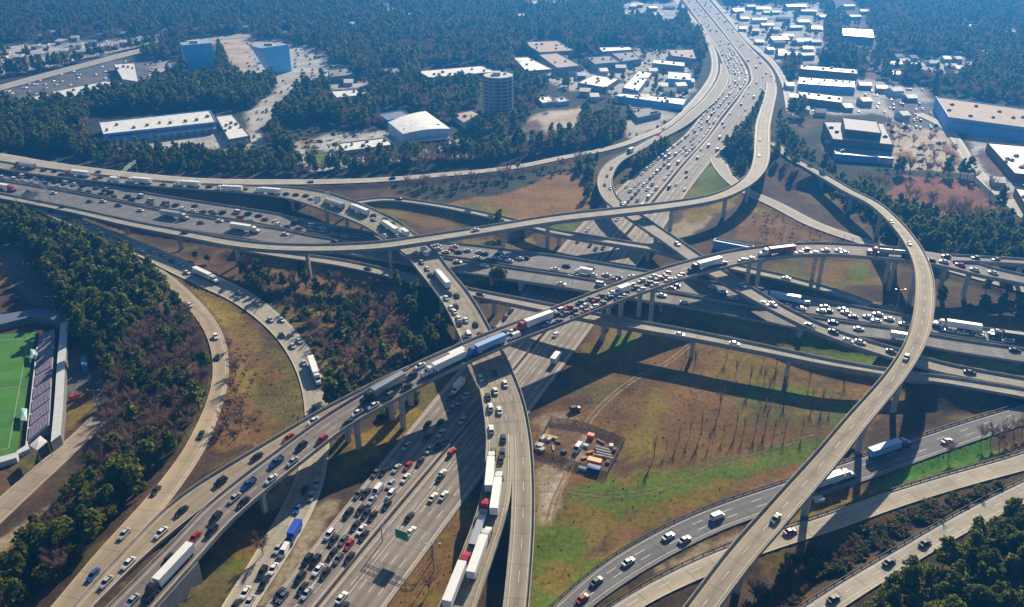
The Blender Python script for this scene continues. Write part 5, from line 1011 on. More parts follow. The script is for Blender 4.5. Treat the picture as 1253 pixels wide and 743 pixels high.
# px, py of every vehicle read from the photo.  colour + type:  '' sedan, S suv, V van, P pickup;  T semi, F flatbed, K tanker, B box truck with (trailer colour, cab colour)
VEH = {
 'AL': "403,654,wS 408,661,k 420,661,g 427,666,r 407,677,k 414,683,g 376,685,kS 386,686,kS 389,697,w 398,701,k 367,707,kS 370,720,k 375,726,s 340,726,k 346,730,g 499,570,r 514,565,k 496,585,w 478,592,s 462,600,wV 448,603,k 478,605,wS 441,624,k 448,628,k 456,631,k 426,628,kS 435,643,k 442,648,w 424,600,g 448,575,g 485,573,s 560,472,Bww 570,484,s 566,514,s 559,497,g 540,530,s 525,550,s 497,546,s 523,519,k 538,517,k 553,500,b 522,534,k 545,541,g 473,618,k 618,379,k 613,388,k 636,402,s 707,295,k 722,300,k 729,304,k 738,303,k 719,281,w 755,268,w 430,683,k 445,655,k 455,612,s 469,577,k 550,486,k 536,545,k",
 'J': "340,671,s 348,674,wV 359,652,BBb 321,700,kS 334,696,w 323,714,kS 300,725,w 305,736,s 287,742,k 81,267,k 104,273,w 118,279,w 128,287,k 143,295,w 158,300,k 172,306,w 185,307,s 199,312,s 222,324,s 229,333,w 252,337,Tww 293,358,s 316,371,w 331,391,s 345,391,w 345,410,k 358,423,s 366,417,s 385,454,Tww 372,444,s 384,500,k 373,599,k 388,591,s 381,607,s 364,622,b 60,258,k 92,270,s 210,319,k",
 'AR': "418,731,w 501,632,k 530,608,w 539,584,k 503,650,w 543,606,w 541,579,w 553,553,rS 645,384,w 680,409,w 681,436,Bww 420,743,k",
 'G': "617,407,k 625,406,w 629.5,411.5,wV 652,394,Twr 670,397,bP 683,393,k 684,380,wS 680,385,k 696,376,r 691,384,g 702,380,k 704,386,g 716,381,r 710,370,k 715,374,w 722,366,k 729,367,r 727,375,w 716,373,g 737,371,g 735,362,k 745,364,k 748,358,w 761,354,Bww 763,362,w 757,365,k 773,348.5,w 777,352,k 785,343,w 785,354,s 799,338,w 794,346,k 801,348,s 806,340,w 816,334,w 814,339,r 818,342,w 830,339,w 833,336,g 862,324,Twk 885,322,k 908,318,s 918,316,w 950,307,Trw 978,309,w 986,305,r 996,309,w 1010,306,w 1027,306,w 1033,309,w 1086,308,Ksr 1080,310,wP 1139,318,k 1158,313,k 1155,320,w 1175,324,r 1193,329,w 1215,334,w 542,446,Tww 556,434,Bww 593,424,Tbb 468,475,Tsk 476,484,nS 504,460,kS 498,473,k 514,448,w 457,496,w 437,504,w 426,517,k 394,538,rS 369,546,kS 338,565,bP 358,564,s 332,586,w 304,592,bP 287,609,s 298,614,k 264,633,kS 259,649,kS 238,657,r 205,701,Twk 206,686,kS 162,735,s 575,444,k 530,463,k 605,424,k",
 'GU': "1194,315,k 1219,317,k",
 'G0': "314,559,k 270,589,kS 222,625,k 197,651,w 157,689,w 130,712,s 355,536,r 385,516,w",
 'H': "232,373,w 264,412,wS 266,437,k 246,532,k 152,653,s 114,703,b 190,600,k",
 'D': "30,202,Tsk 53,208,k 67,209,k 75,213,k 94,212,Twr 116,219,r 122,217,k 138,219,Bww 169,221,Tww 199,226,k 228,225,Tww 256,228,k 279,231,Tww 299,231,k 327,234,Tww 350,237,k 362,238,k 374,239,k 381,243,w 388,242,k 408,249,Tss 438,256,Tww 457,263,k 457,268,w 471,268,k 480,273,k 475,277,Tww 494,283,Bww 471,288,w 486,288,w 509,309,s 516,320,s 519,307,Bww 523,328,w 527,336,k 540,340,Tww 550,359,k 559,361,k 546,364,w 558,374,k 552,376,w 556,381,w 561,389,w 562,395,k 570,391,w 582,396,k 573,409,wV 568,413,k 588,408,r 618,469,w 606,478,w 597,485,k 600,498,wS 611,502,w 601,525,wS 616,536,k 580,463,w 592,430,k 605,455,k",
 'DL': "600,574,Tww 608,600,Tww 588,636,Fsr 588,672,Tww 561,705,Twr 613,561,k 615,553,k 604,552,n",
 'E': "82,250,k 226,284,k 582,281,w 930,171,k 929,190,w",
 'BW': "535,300,w 536,304,w 556,301,w 552,305,r 546,308,w 561,308,k 572,306,w 587,308,w 593,310,k 584,315,w 603,317,k 609,316,w 611,310,k 617,313,w 623,319,w 636,316,w 643,315,k 679,329,w 693,325,k 714,331,Bww 723,327,k 725,336,w 742,336,w 750,341,r 756,339,k 774,338,w 872,351,w 884,357,w 821,352,r 827,349,k 985,370,wS 980,377,w 1009,375,w 1005,380,w 1013,380,k 1031,378,w 1035,382,w 1044,387,k 1062,387,w 1074,384,w 1072,392,w 1088,390,w 1106,396,w 1144,396,w 1170,398,Tww 1160,404,w 1178,407,w 1197,406,w 1200,411,w 1219,405,w 1216,408,w 1240,412,Tkk 1234,417,w 952,363,Tbw 962,373,w 928,352,wV",
 'BE': "560,320,w 593,325,w 687,347,w 735,348,wV 810,361,w 838,370,w 1020,394,k 1051,402,w 1104,411,Bww 1242,428,k 5,229,Twr 35,234,g 66,236,w 110,246,g 126,246,w 145,251,k 172,257,w 214,263,Tss 246,272,g 269,270,w 300,279,Tww 349,286,w 410,295,k",
 'F': "991,398,g 1020,406,k 1038,416,w 1053,417.5,w 1091,430,g 909,349,w 936,371,w 946,372,w 829,298,w 786,269,w 748,206,k 743,215,k 740,226,k 747,230,w 762,249,w 800,163,r 771,184,Bsk 1187,455,k",
 'C': "832,409,w 899,420,w 588,360,k 450,329,k", 'U': "572,259,k 600,265,k 488,243,k 962,340,w", 'M': "480,218,k 380,222,s 120,210,k",
 'I': "1090,272,k 1113,298,w 1109,437,s 949,634,n", 'P': "878,632,wV 818,656,w 838,660,s 769,687,w 730,711,g 713,732,r 1018,586,Tww 1090,547,Tbb 1159,539,w", 'R': "1132,664,k 1088,687,k 1020,732,k", 'Q': "967,650,r"}
PHR = {'AL': 'in the queue on the near freeway', 'J': 'on the pale collector road', 'AR': 'on the freer freeway side', 'G': 'on the top queue flyover', 'GU': 'on the flyover branch at the right', 'G0': 'on the tan slip ramp', 'H': 'on the exit road beside the bare wood', 'D': 'on the wide viaduct', 'DL': 'on the left prong of the forked viaduct', 'E': 'on the long pale flyover', 'BW': 'in the ring road queue', 'BE': 'on the free side of the ring road', 'F': 'on the loop ramp', 'C': 'on the straight narrow overpass', 'U': 'on the small rear overpass', 'M': 'on the frontage road', 'I': 'on the tall curved ramp', 'P': 'on the grey asphalt road', 'R': 'on the lowest right road', 'Q': 'on the bare concrete road'}
CARS = []
def place_on(key, px, py, up=.7):
    R = ROADS[key]; c = R['c']; sx_, sy_ = to_px(c[:, 0], c[:, 1], c[:, 2] + up); k = int(((sx_ - px) ** 2 + (sy_ - py) ** 2).argmin()); x, y, z = at(px, py, c[k, 2] + up)
    k = int(((c[:, 0] - x) ** 2 + (c[:, 1] - y) ** 2).argmin()); off = (x - c[k, 0]) * R['N'][k, 0] + (y - c[k, 1]) * R['N'][k, 1]; lim = R['hw'][k] - 1.6; al = (x - c[k, 0]) * R['T'][k, 0] + (y - c[k, 1]) * R['T'][k, 1]
    off2 = max(-lim, min(lim, off)); x = c[k, 0] + R['N'][k, 0] * off2 + R['T'][k, 0] * al; y = c[k, 1] + R['N'][k, 1] * off2 + R['T'][k, 1] * al
    k1, k2 = max(0, k - 1), min(len(c) - 1, k + 1); sl = (c[k2, 2] - c[k1, 2]) / max(1e-6, np.linalg.norm(c[k2, :2] - c[k1, :2])); z = c[k, 2] + sl * al
    f = R['flow']; return x, y, z, math.atan2(R['T'][k, 1] * f, R['T'][k, 0] * f), -math.atan(sl * f)
def add_vehicle(key, px, py, code, source='photo'):
    tk = code[0] in 'TFKB' and len(code) == 3
    x, y, z, rz, pt_ = place_on(key, px, py, 2.0 if tk else .7)
    CARS.append(dict(key=key, px=px, py=py, code=code, x=x, y=y, z=z, rz=rz, pitch=pt_, truck=tk, d=math.sqrt(x * x + y * y + (CAMH - z) ** 2), src=source))
for key, s in VEH.items():
    for it in s.split():
        px, py, code = it.split(','); add_vehicle(key, float(px), float(py), code)
# ring road queue further left and the far freeway: cars in their lanes, spaced as in a jam
def jam(key, i0, i1, lanes, gap, prob, cols):
    R = ROADS[key]; c = R['c']; sh = 1.4
    for L in lanes:
        o = -(R['hw'] - sh) + 2 * (R['hw'] - sh) * (L + .5) / R['lanes']; q_ = R['q'][i0] + rnd.uniform(0, gap)
        while q_ < R['q'][min(i1, len(c) - 1)]:
            if rnd.random() < prob:
                k = int(np.searchsorted(R['q'], q_)); k = min(k, len(c) - 1); x = c[k, 0] + R['N'][k, 0] * (o[k] + rnd.uniform(-.35, .35)); y = c[k, 1] + R['N'][k, 1] * (o[k] + rnd.uniform(-.35, .35)); f = R['flow']; z = c[k, 2]
                px, py = to_px(x, y, z + .7); code = rnd.choice(cols) + rnd.choice(['', '', 'S', '', 'S', 'V'] if key != 'x' else [''])
                if -20 < px < 1275 and py > -15 and all((x - v['x']) ** 2 + (y - v['y']) ** 2 > (30 if not v['truck'] else 130) for v in CARS if v['key'] == key):
                    CARS.append(dict(key=key, px=px, py=py, code=code, x=x, y=y, z=z, rz=math.atan2(R['T'][k, 1] * f, R['T'][k, 0] * f), pitch=0, truck=False, d=math.sqrt(x * x + y * y + (CAMH - z) ** 2), src='jam'))
            q_ += gap * rnd.uniform(.8, 1.5)
def idx_x(key, px): 
    c = ROADS[key]['c']; a, b_ = to_px(c[:, 0], c[:, 1], c[:, 2]); return int(np.abs(a - px).argmin())
def idx_y(key, py):
    c = ROADS[key]['c']; a, b_ = to_px(c[:, 0], c[:, 1], c[:, 2]); return int(np.abs(b_ - py).argmin())
jam('BW', idx_x('BW', -20), idx_x('BW', 445), (0, 1, 2), 8.2, .86, 'wwwskkkggrkw')
jam('AL', idx_y('AL', 262), idx_y('AL', 62), (0, 1, 2, 3, 4), 8.4, .86, 'wwwwwwskkg'); jam('AL', idx_y('AL', 62), idx_y('AL', 0), (0, 1, 2, 3), 30, .5, 'wwwwskg')
jam('AL', idx_y('AL', 735), idx_y('AL', 585), (1, 2, 3), 9.5, .35, 'wwskkkg'); jam('D', idx_x('D', 10), idx_x('D', 340), (1, 2), 14, .5, 'wkkgs'); jam('BW', idx_x('BW', 870), idx_x('BW', 1250), (0, 1, 2), 14, .45, 'wwwsk')
jam('AR', idx_y('AR', 265), idx_y('AR', 0), (0, 1, 2, 3, 4), 42, .45, 'wwwwwskg')
jam('F', idx_y('F', 160), idx_y('F', 85), (0, 1), 60, .4, 'wwk'); jam('M', idx_x('M', 790), idx_y('M', 20), (0, 1), 70, .4, 'wwk')
# cars on parking lots
for nm, poly in PATCH:
    if nm not in ('lot', 'lotl') or max(p[1] for p in poly) > 290 and nm == 'lotl': continue
    W = [at(x, y, 0)[:2] for x, y in poly]; x0, x1 = min(p[0] for p in W), max(p[0] for p in W); y0, y1 = min(p[1] for p in W), max(p[1] for p in W)
    a_ = rnd.uniform(-.3, .3)
    yy = y0
    while yy < y1:
        xx = x0
        while xx < x1:
            X = xx + rnd.uniform(-.2, .2); Y = yy + (xx - x0) * math.tan(a_) * .2
            if rnd.random() < .30:
                pX, pY = to_px(X, Y, 0)
                if -10 < pX < 1262 and pY > -5 and inside(poly, np.array([pX]), np.array([pY]))[0] and not any(inside(q_, np.array([pX]), np.array([pY]))[0] for q_ in FOOT) and not road_near(X, Y, margin=2):
                    CARS.append(dict(key='lot', px=pX, py=pY, code=rnd.choice('wwwskkgr') + rnd.choice(['', 'S']), x=X, y=Y, z=ground_z(X, Y) + .12, rz=math.pi / 2 + a_ + rnd.choice([0, math.pi]), pitch=0, truck=False, d=math.sqrt(X * X + Y * Y + CAMH ** 2), src='lot'))
            xx += rnd.choice([2.9, 2.9, 5.8, 12])
        yy += rnd.choice([9, 17, 17])
ORD = ['', 'second ', 'third ', 'fourth ', 'fifth ', 'sixth ', 'seventh ', 'eighth ', 'ninth ', 'tenth ', 'eleventh ', 'twelfth ', 'thirteenth ', 'fourteenth ']
small = sorted([v for v in CARS if not v['truck']], key=lambda v: v['d']); keep = small[:300]; restc = small[300:]
for v in CARS:
    if v['truck']:
        k_, tr_, cb = v['code']; v['cls'] = (v['key'], 'truck', v['code']); nm = TNAME[k_][2]; v['what'] = (TCN[tr_] + ' ' + nm) if k_ in 'BK' and (k_ == 'B' or True) and CNAME[cb] == TCN[tr_] or k_ == 'B' else ('%s %s, %s cab,' % (TCN[tr_], nm, CNAME[cb]) if TCN[tr_] != CNAME[cb] else 'all %s %s' % (TCN[tr_], nm))
    else:
        ty = TYPE[v['code'][1:]]; v['what'] = CNAME[v['code'][0]] + ' ' + {'sedan': 'sedan', 'suv': 'SUV', 'van': 'van', 'pickup_truck': 'pickup truck'}[ty[0]]
    R_ = v['key']; sub = ''
    if R_ == 'G': sub = ' past the red cab truck' if v['px'] > 655 else (' below the blue truck' if v['px'] < 585 else ' between the two long trucks')
    if R_ == 'AL': sub = ' in flyover shade' if v['py'] < 575 and v['py'] > 455 else ''
    if R_ == 'J': sub = ' at its upper left end' if v['py'] < 345 else (' below the flyover' if v['py'] > 540 else '')
    if R_ == 'D': sub = ' at the upper left' if v['px'] < 500 else (' below the queue flyover' if v['py'] > 440 else '')
    if R_ == 'BW': sub = ' at the left' if v['px'] < 460 else (' at the right' if v['px'] > 860 else ' by the overpass')
    v['where'] = PHR.get(R_, 'in a parking lot') + sub
    if R_ == 'AL' and v['py'] < 320: v['where'] = 'in the distant freeway queue'
    if R_ == 'AR' and v['py'] < 320: v['where'] = 'on the distant open carriageway'
from collections import defaultdict
cls = defaultdict(list)
for v in keep + [v for v in CARS if v['truck']]: cls[(v['what'], v['where'])].append(v)
for (what, where), L in cls.items():
    L.sort(key=lambda v: v['d'])
    for n, v in enumerate(L):
        if len(L) == 1: lab = what + ' ' + where; grp = None
        elif len(L) <= 14 and where not in ('in the distant freeway queue', 'in a parking lot'):
            lab = ('nearest ' if n == 0 else ORD[n] + 'nearest ') + what + ' ' + where
        else: lab = what + ' ' + where
        v['label'] = lab; v['group'] = 'vehicles ' + v['where']
NPARTS = 0
for n, v in enumerate(keep):
    ty = TYPE[v['code'][1:]]; near = v['d'] < 400 and NPARTS < 130
    if near: NPARTS += 1
    o = make_car(v['x'], v['y'], v['z'], v['rz'], v['pitch'], ty[0], v['code'][0], near); tag(o, v['label'], ty[1], v['group'])
for v in CARS:
    if v['truck']: o = make_truck(v['x'], v['y'], v['z'], v['rz'], v['pitch'], *v['code']); tag(o, v['label'], 'truck', v['group'])
# everything further off: one mass of tiny cars
vv, ff, fmx = [], [], []; mats_ = [PAINT[c_] for c_ in 'wskgrbn'] + [M_CGL, M_TYRE]
for v in restc:
    key = {'sedan': 'sedan', 'suv': 'suv', 'van': 'van', 'pickup_truck': 'pickup'}[TYPE[v['code'][1:]][0]]; one = car_meshes(key, v['code'][0])[4]; b0 = len(vv); ca_, sa_ = math.cos(v['rz']), math.sin(v['rz'])
    for q_ in one.vertices: x, y, z = q_.co * CS; vv.append((v['x'] + x * ca_ - y * sa_, v['y'] + x * sa_ + y * ca_, v['z'] + .02 + z))
    for p in one.polygons: ff.append([b0 + i for i in p.vertices]); fmx.append(('wskgrbn'.index(v['code'][0])) if p.material_index == 0 else 6 + p.material_index)
if ff: tag(link('distant_cars', mesh_of('distant_cars', vv, ff, mats_, fmx)), 'hundreds of tiny cars on the far freeway and in distant parking lots', None, None, 'stuff')
print('vehicles', len(CARS), 'kept', len(keep), 'rest', len(restc), 'trucks', sum(v['truck'] for v in CARS))
# ------------------------------------------------------------------ stadium
M_FADED = mat('faded_paint', (.36, .34, .31), .8)
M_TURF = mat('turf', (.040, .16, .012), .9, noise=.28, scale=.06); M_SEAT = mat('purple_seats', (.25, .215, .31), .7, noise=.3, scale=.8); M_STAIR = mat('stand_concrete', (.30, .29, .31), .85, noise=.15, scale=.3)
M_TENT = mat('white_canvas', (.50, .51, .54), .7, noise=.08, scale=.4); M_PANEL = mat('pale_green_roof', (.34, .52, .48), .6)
M_SIDE = mat('wall_painted_shade', (.16, .16, .18), .85, noise=.2, scale=.4)  # shade painted into the dark tone of the slab sides
def slab(name, quad, z0, z1, m, parent=None, mt=None):
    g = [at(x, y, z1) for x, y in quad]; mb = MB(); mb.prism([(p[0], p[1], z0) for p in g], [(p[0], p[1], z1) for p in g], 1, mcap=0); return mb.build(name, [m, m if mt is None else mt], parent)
fq = [(-140, 420), (44, 406), (20, 556), (-190, 590)]
f = slab('soccer_field', fq, -.5, .28, M_TURF); tag(f, 'bright green soccer pitch beside the purple grandstand', 'pitch')
g = [Vector(at(x, y, .3)) for x, y in fq]
def lerp2(u, v): return g[0].lerp(g[1], u).lerp(g[3].lerp(g[2], u), v)
lm = MB()
def linebar(a, b, wd=.11):
    d = (b - a).normalized(); n = Vector((-d.y, d.x, 0)) * wd; lm.poly([a - n, b - n, b + n, a + n])
c4 = [lerp2(.10, .06), lerp2(.955, .06), lerp2(.945, .95), lerp2(.10, .95)]
for i in range(4): linebar(c4[i], c4[(i + 1) % 4])
linebar(lerp2(.10, .5), lerp2(.95, .5)); lm.build('pitch_line', [M_FADED], f)
# mown stripes
st_ = MB()
for i in range(0, 12, 2):
    a, b = .06 + i * .075, .06 + (i + 1) * .075; st_.poly([lerp2(.02, b) + Vector((0, 0, -.012)), lerp2(.97, b) + Vector((0, 0, -.012)), lerp2(.97, a) + Vector((0, 0, -.012)), lerp2(.02, a) + Vector((0, 0, -.012))])
st_.build('mown_stripe', [mat('turf_light', (.045, .18, .022), .9, noise=.2, scale=.08)], f)
# grandstand: stepped rows of seats rising away from the pitch
A0, A1 = Vector(at(49, 412, 0)), Vector(at(33, 546, 0)); B0, B1 = Vector(at(69, 412, 0)), Vector(at(63, 530, 0))
gs = empty('grandstand', (A0 + A1) / 2); tag(gs, 'long grandstand of purple seats along the green pitch', 'grandstand'); O = (A0 + A1) / 2
rows = 14
base = MB()
for r_ in range(rows):
    seats = MB()
    u0, u1 = r_ / rows, (r_ + 1) / rows; z = 1.2 + r_ * .20
    p = [A0.lerp(B0, u0) - O, A1.lerp(B1, u0) - O, A1.lerp(B1, u1) - O, A0.lerp(B0, u1) - O]
    base.prism([(q_.x, q_.y, -.5) for q_ in p], [(q_.x, q_.y, z) for q_ in p])
    for s in range(9):
        a, b = (s + .07) / 9, (s + .93) / 9; w0, w1 = .35, .9
        k = [A0.lerp(A1, a).lerp(B0.lerp(B1, a), u0 + (u1 - u0) * w0) - O, A0.lerp(A1, b).lerp(B0.lerp(B1, b), u0 + (u1 - u0) * w0) - O, A0.lerp(A1, b).lerp(B0.lerp(B1, b), u0 + (u1 - u0) * w1) - O, A0.lerp(A1, a).lerp(B0.lerp(B1, a), u0 + (u1 - u0) * w1) - O]
        seats.prism([(q_.x, q_.y, z + .01) for q_ in k], [(q_.x, q_.y, z + .4) for q_ in k])
    seats.build('seat_row', [M_SEAT], gs)
base.build('terrace', [M_STAIR], gs)
slab_o = lambda nm, q_, z0, z1, m: None
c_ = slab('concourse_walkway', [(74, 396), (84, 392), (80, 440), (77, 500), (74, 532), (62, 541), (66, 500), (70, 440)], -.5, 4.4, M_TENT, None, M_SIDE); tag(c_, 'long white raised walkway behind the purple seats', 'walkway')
c_ = slab('stand_wing', [(-40, 392), (0, 385), (45, 378), (74, 380), (86, 390), (74, 398), (62, 390), (40, 387), (0, 397), (-40, 402)], -.5, 3.0, mat('stand_painted_shade', (.10, .13, .22), .8), None, M_SIDE); tag(c_, 'blue grey curved stand at the far end of the pitch', 'grandstand')  # the stand's dark blue tone has its shade painted in
c_ = slab('pitch_wall', [(20, 560), (0, 566), (-60, 578), (-60, 571), (0, 559), (22, 553)], -.5, 2.2, M_TENT); tag(c_, 'white advertising wall at the near corner of the pitch', 'wall')
c_ = slab('pitch_wall', [(44.5, 424), (47, 424), (33.5, 541), (36, 549), (23, 555), (20, 552), (31, 545)], -.3, 1.6, M_TENT); tag(c_, 'low white wall between the pitch and the purple seats', 'wall')
def canopy(label, quad, h, name='tent_canopy', m=M_TENT):
    P = [Vector(at(x, y, h)) for x, y in quad]; cc = sum(P, Vector()) / 4; root = empty(name, (cc.x, cc.y, 0)); tag(root, label, 'shelter'); mb = MB(); n = 4
    apex = (0, 0, h + .5)
    for i in range(4): mb.poly([P[i] - Vector((cc.x, cc.y, 0)), P[(i + 1) % 4] - Vector((cc.x, cc.y, 0)), apex])
    mb.prism([(p.x - cc.x, p.y - cc.y, h - .3) for p in P], [(p.x - cc.x, p.y - cc.y, h) for p in P], 0, True, False); mb.build('roof', [m], root)
    for p in P: l = MB(); l.cyl((p.x * .999 - cc.x, p.y - cc.y, 0), (p.x - cc.x, p.y - cc.y, h - .3), .12, .12, 8); l.build('post', [M_STEEL], root)
canopy('white pyramid roof at the near corner of the grandstand', [(36, 545), (49, 533), (58, 540), (45, 551)], 6.5)
canopy('pale green team shelter near the far end of the pitch edge', [(37, 427), (43, 428), (44, 439), (37, 438)], 2.6, 'dugout', M_PANEL)
canopy('pale green team shelter near the near end of the pitch edge', [(26, 499), (33, 500), (33, 515), (25, 514)], 2.6, 'dugout', M_PANEL)
c_ = slab('ticket_booth', [(98, 436), (105, 434), (107, 447), (100, 449)], -.4, 3.2, mat('blue_booth', (.12, .25, .5), .6)); tag(c_, 'small blue booth on the grass strip behind the stadium', 'booth')
# ------------------------------------------------------------------ wheel tracks across the field
def track(name, label, pts, gauge=.9, wd=.45, m=None):
    W = np.array([at(x, y, 0)[:2] for x, y in pts]); P = spline(np.column_stack([W, 0 * W, W[:, :1] * 0]), 8)[:, :2]; mb = MB()
    T_ = np.gradient(P, axis=0); T_ /= np.linalg.norm(T_, axis=1)[:, None] + 1e-9; N_ = np.stack([-T_[:, 1], T_[:, 0]], 1)
    for s in (-1, 1):
        for i in range(len(P) - 1):
            q_ = []
            for k, e in ((i, -1), (i, 1), (i + 1, 1), (i + 1, -1)):
                o = s * gauge + e * wd * (1 + .3 * math.sin(k * 1.7 + s)); x, y = P[k] + N_[k] * o; q_.append((x, y, ground_z(x, y) + .06))
            mb.poly(q_)
    tag(mb.build(name, [m or M_RUT]), label, None, None, 'structure')
M_RUT = mat('rutted_earth', (.215, .135, .075), .95, noise=.35, scale=.5)
track('path', 'pale wheel track across the brown field', [(716, 524), (724, 510), (745, 488), (777, 464), (813, 447), (846, 421)])
track('path', 'earth track from the yard gate to the viaduct', [(716, 526), (704, 512), (690, 506), (672, 508), (654, 514)])
track('path', 'earth track below the storage yard', [(700, 566), (692, 585), (680, 610), (670, 645)])
track('path', 'faint tyre marks in the lower grass', [(690, 600), (740, 606), (800, 600), (870, 572), (940, 548), (1000, 534)], 1.0, .3, mat('tyre_marks', (.125, .105, .04), .95, noise=.4, scale=.5))
# ------------------------------------------------------------------ fenced storage yard
M_MESH = mat('wire_mesh_shade', (.04, .04, .04), .8); M_MESH.node_tree.nodes['Principled BSDF'].inputs['Alpha'].default_value = .55  # dark sheet for the mesh, with the shade along the fence put in
def fence_line(pts, h=2.2, label='', gap=3.0):
    root = empty('chain_link_fence', at(*pts[0], 0)); tag(root, label, 'fence'); O = root.location; prev = None; rail = MB(); post = MB()
    for i in range(len(pts) - 1):
        a = Vector(at(*pts[i], 0)); b = Vector(at(*pts[i + 1], 0)); L = (b - a).length; n = max(1, int(L / gap)); d = (b - a) / L; nn = Vector((-d.y, d.x, 0)) * .03
        for k in range(n):
            p = a.lerp(b, k / n); z = ground_z(p.x, p.y); post = MB(); post.cyl((0, 0, -.3), (0, 0, h), .07, .07, 6); post.build('post', [M_DARKST], root, (p.x - O.x, p.y - O.y, z))
        for zz in (0.3, h * .5, h - .1):
            p0 = a - O; p1 = b - O; rail.prism([p0 - nn + Vector((0, 0, zz)), p0 + nn + Vector((0, 0, zz)), p0 + nn + Vector((0, 0, zz + .08)), p0 - nn + Vector((0, 0, zz + .08))], [p1 - nn + Vector((0, 0, zz)), p1 + nn + Vector((0, 0, zz)), p1 + nn + Vector((0, 0, zz + .08)), p1 - nn + Vector((0, 0, zz + .08))])
    sc_ = MB()
    for i in range(len(pts) - 1):
        a = Vector(at(*pts[i], 0)) - O; b = Vector(at(*pts[i + 1], 0)) - O; sc_.poly([a + Vector((0, 0, -.4)), b + Vector((0, 0, -.4)), b + Vector((0, 0, h - .15)), a + Vector((0, 0, h - .15))])
    sc_.build('wire_mesh_shade', [M_MESH], root)
    rail.build('rail', [M_DARKST], root); return root
fence_line([(654, 553.5), (674, 515), (713, 521), (764, 541), (742, 583), (689, 565), (654, 553.5)], 2.2, 'dark fence round the small storage yard in the field')
def box_thing(name, label, cat, px, py, L, W, H, rz, m, z=0.0, group=None, ribs=True):
    x, y, _ = at(px, py, z + H / 2); g0 = ground_z(x, y) + z; root = empty(name, (x, y, g0), rz); tag(root, label, cat, group)
    b = MB(); b.box(-L / 2, L / 2, -W / 2, W / 2, 0, H); 
    if ribs:
        n = max(2, int(L / .7))
        for i in range(n): xx = -L / 2 + (i + .5) * L / n; b.box(xx - .1, xx + .1, -W / 2 - .06, W / 2 + .06, .1, H - .1)
    b.build('shell', [m], root); d = MB(); d.box(L / 2 + .002, L / 2 + .07, -W * .46, W * .46, .12, H - .12); d.build('door', [M_DOOR if not ribs else m], root); r_ = MB(); r_.box(-L / 2 - .05, L / 2 + .05, -W / 2 - .08, W / 2 + .08, H + .002, H + .12); r_.build('roof', [m], root); return root
YA = math.radians(-22)
box_thing('shipping_container', 'orange shipping container at the front of the storage yard', 'container', 727.5, 565, 5.0, 2.2, 2.2, YA, mat('orange_steel', (.75, .30, .06), .5))
box_thing('shipping_container', 'blue steel container in front of the orange one', 'container', 726.5, 573.5, 4.6, 2.4, 1.8, YA, mat('blue_steel', (.02, .06, .28), .5))
box_thing('tarp_stack', 'small white covered pallet stack beside the blue container', 'pallet', 713, 573, 3.0, 1.4, 1.0, YA, M_TENT, ribs=False)
box_thing('fuel_tank_skid', 'red orange tank skid by the rear fence of the yard', 'tank', 723, 533, 2.4, 1.8, 1.5, YA, mat('red_steel', (.6, .10, .03), .5), ribs=False)
for i, (x, y) in enumerate([(737, 548.5), (738, 552), (739, 555.5), (741, 559), (731, 557)]):
    a = Vector(at(x, y, .4)); d = Vector((math.cos(YA), math.sin(YA), 0)) * (2.9 if i < 4 else 1.6); mb = MB(); mb.cyl(-d, d, .3, .3, 12); p = mb.build('concrete_pipe', [M_TENT], None, (a.x, a.y, .45)); tag(p, ['hindmost of the white pipes laid in the storage yard', 'second white pipe from the back of the yard stack', 'third white pipe from the back of the yard stack', 'front long white pipe in the yard stack', 'short white pipe lying left of the pipe stack'][i], 'pipe', 'white pipes in the storage yard')
for i, (x, y, L_, W_, H_, c_) in enumerate([(683, 540, 2.2, 1.1, .6, (.1, .08, .06)), (690, 552, 1.6, 1.6, .9, (.06, .06, .07)), (677, 548, 3.0, .6, .4, (.4, .25, .12)), (717, 545, 1.8, 1.2, .8, (.5, .5, .52)), (722, 553, 2.5, .8, .5, (.45, .18, .06)), (748, 545, 1.6, 1.2, .8, (.7, .7, .7)), (752, 550, 1.2, 1.2, .9, (.08, .08, .09)), (715, 560, 2.0, 1.0, .5, (.3, .22, .14)), (744, 565, 1.8, 1.4, .7, (.07, .06, .05)), (735, 540, 3.4, .7, .5, (.14, .1, .08))]):
    box_thing('crate', ['low dark', 'square black', 'long timber', 'silver', 'rusty orange', 'white', 'small black', 'tan', 'brown', 'flat dark brown'][i] + ' crate lying inside the fenced storage yard', 'crate', x, y, L_, W_, H_, YA + i, mat('crate_%d' % i, c_, .8), ribs=False)
for i, (x, y, s) in enumerate([(664, 536, 1.6), (660, 545, 2.0), (663, 550, 1.5), (672, 537, 1.3), (657, 549, 1.2)]): 
    box_thing('pallet_stack', ['pale pallet stack at the left fence corner, rearmost', 'largest pale pallet stack by the left fence', 'low pale pallet stack at the front left of the yard', 'small tan pallet stack behind the yard truck', 'tiny pale pallet stack against the left fence'][i], 'pallet', x, y, s * 1.4, s, s * .7, rnd.uniform(-1, 1), M_WALLW, 0, 'pallet stacks in the yard', ribs=False)
box_thing('timber_pile', 'tan timber pile lying in the left half of the yard', 'timber', 673, 534, 6, 1.1, .7, YA, mat('timber', (.45, .30, .15), .8), ribs=False)
xx, yy, _ = at(707, 548, 1); o = make_car(xx, yy, .15, math.radians(-118), 0, 'van', 'w', True); tag(o, 'white van parked on the track inside the storage yard', 'van')
xx, yy, _ = at(704, 500, .8); o = make_car(xx, yy, .1, math.radians(20), 0, 'suv', 'k', True); tag(o, 'black SUV parked on the grass above the storage yard', 'car')
box_thing('white_trailer_box', 'small white box left on the verge under the curved ramp', 'box', 1001.5, 612, 3.2, 2, 1.2, .3, M_TENT, 0, ribs=False)
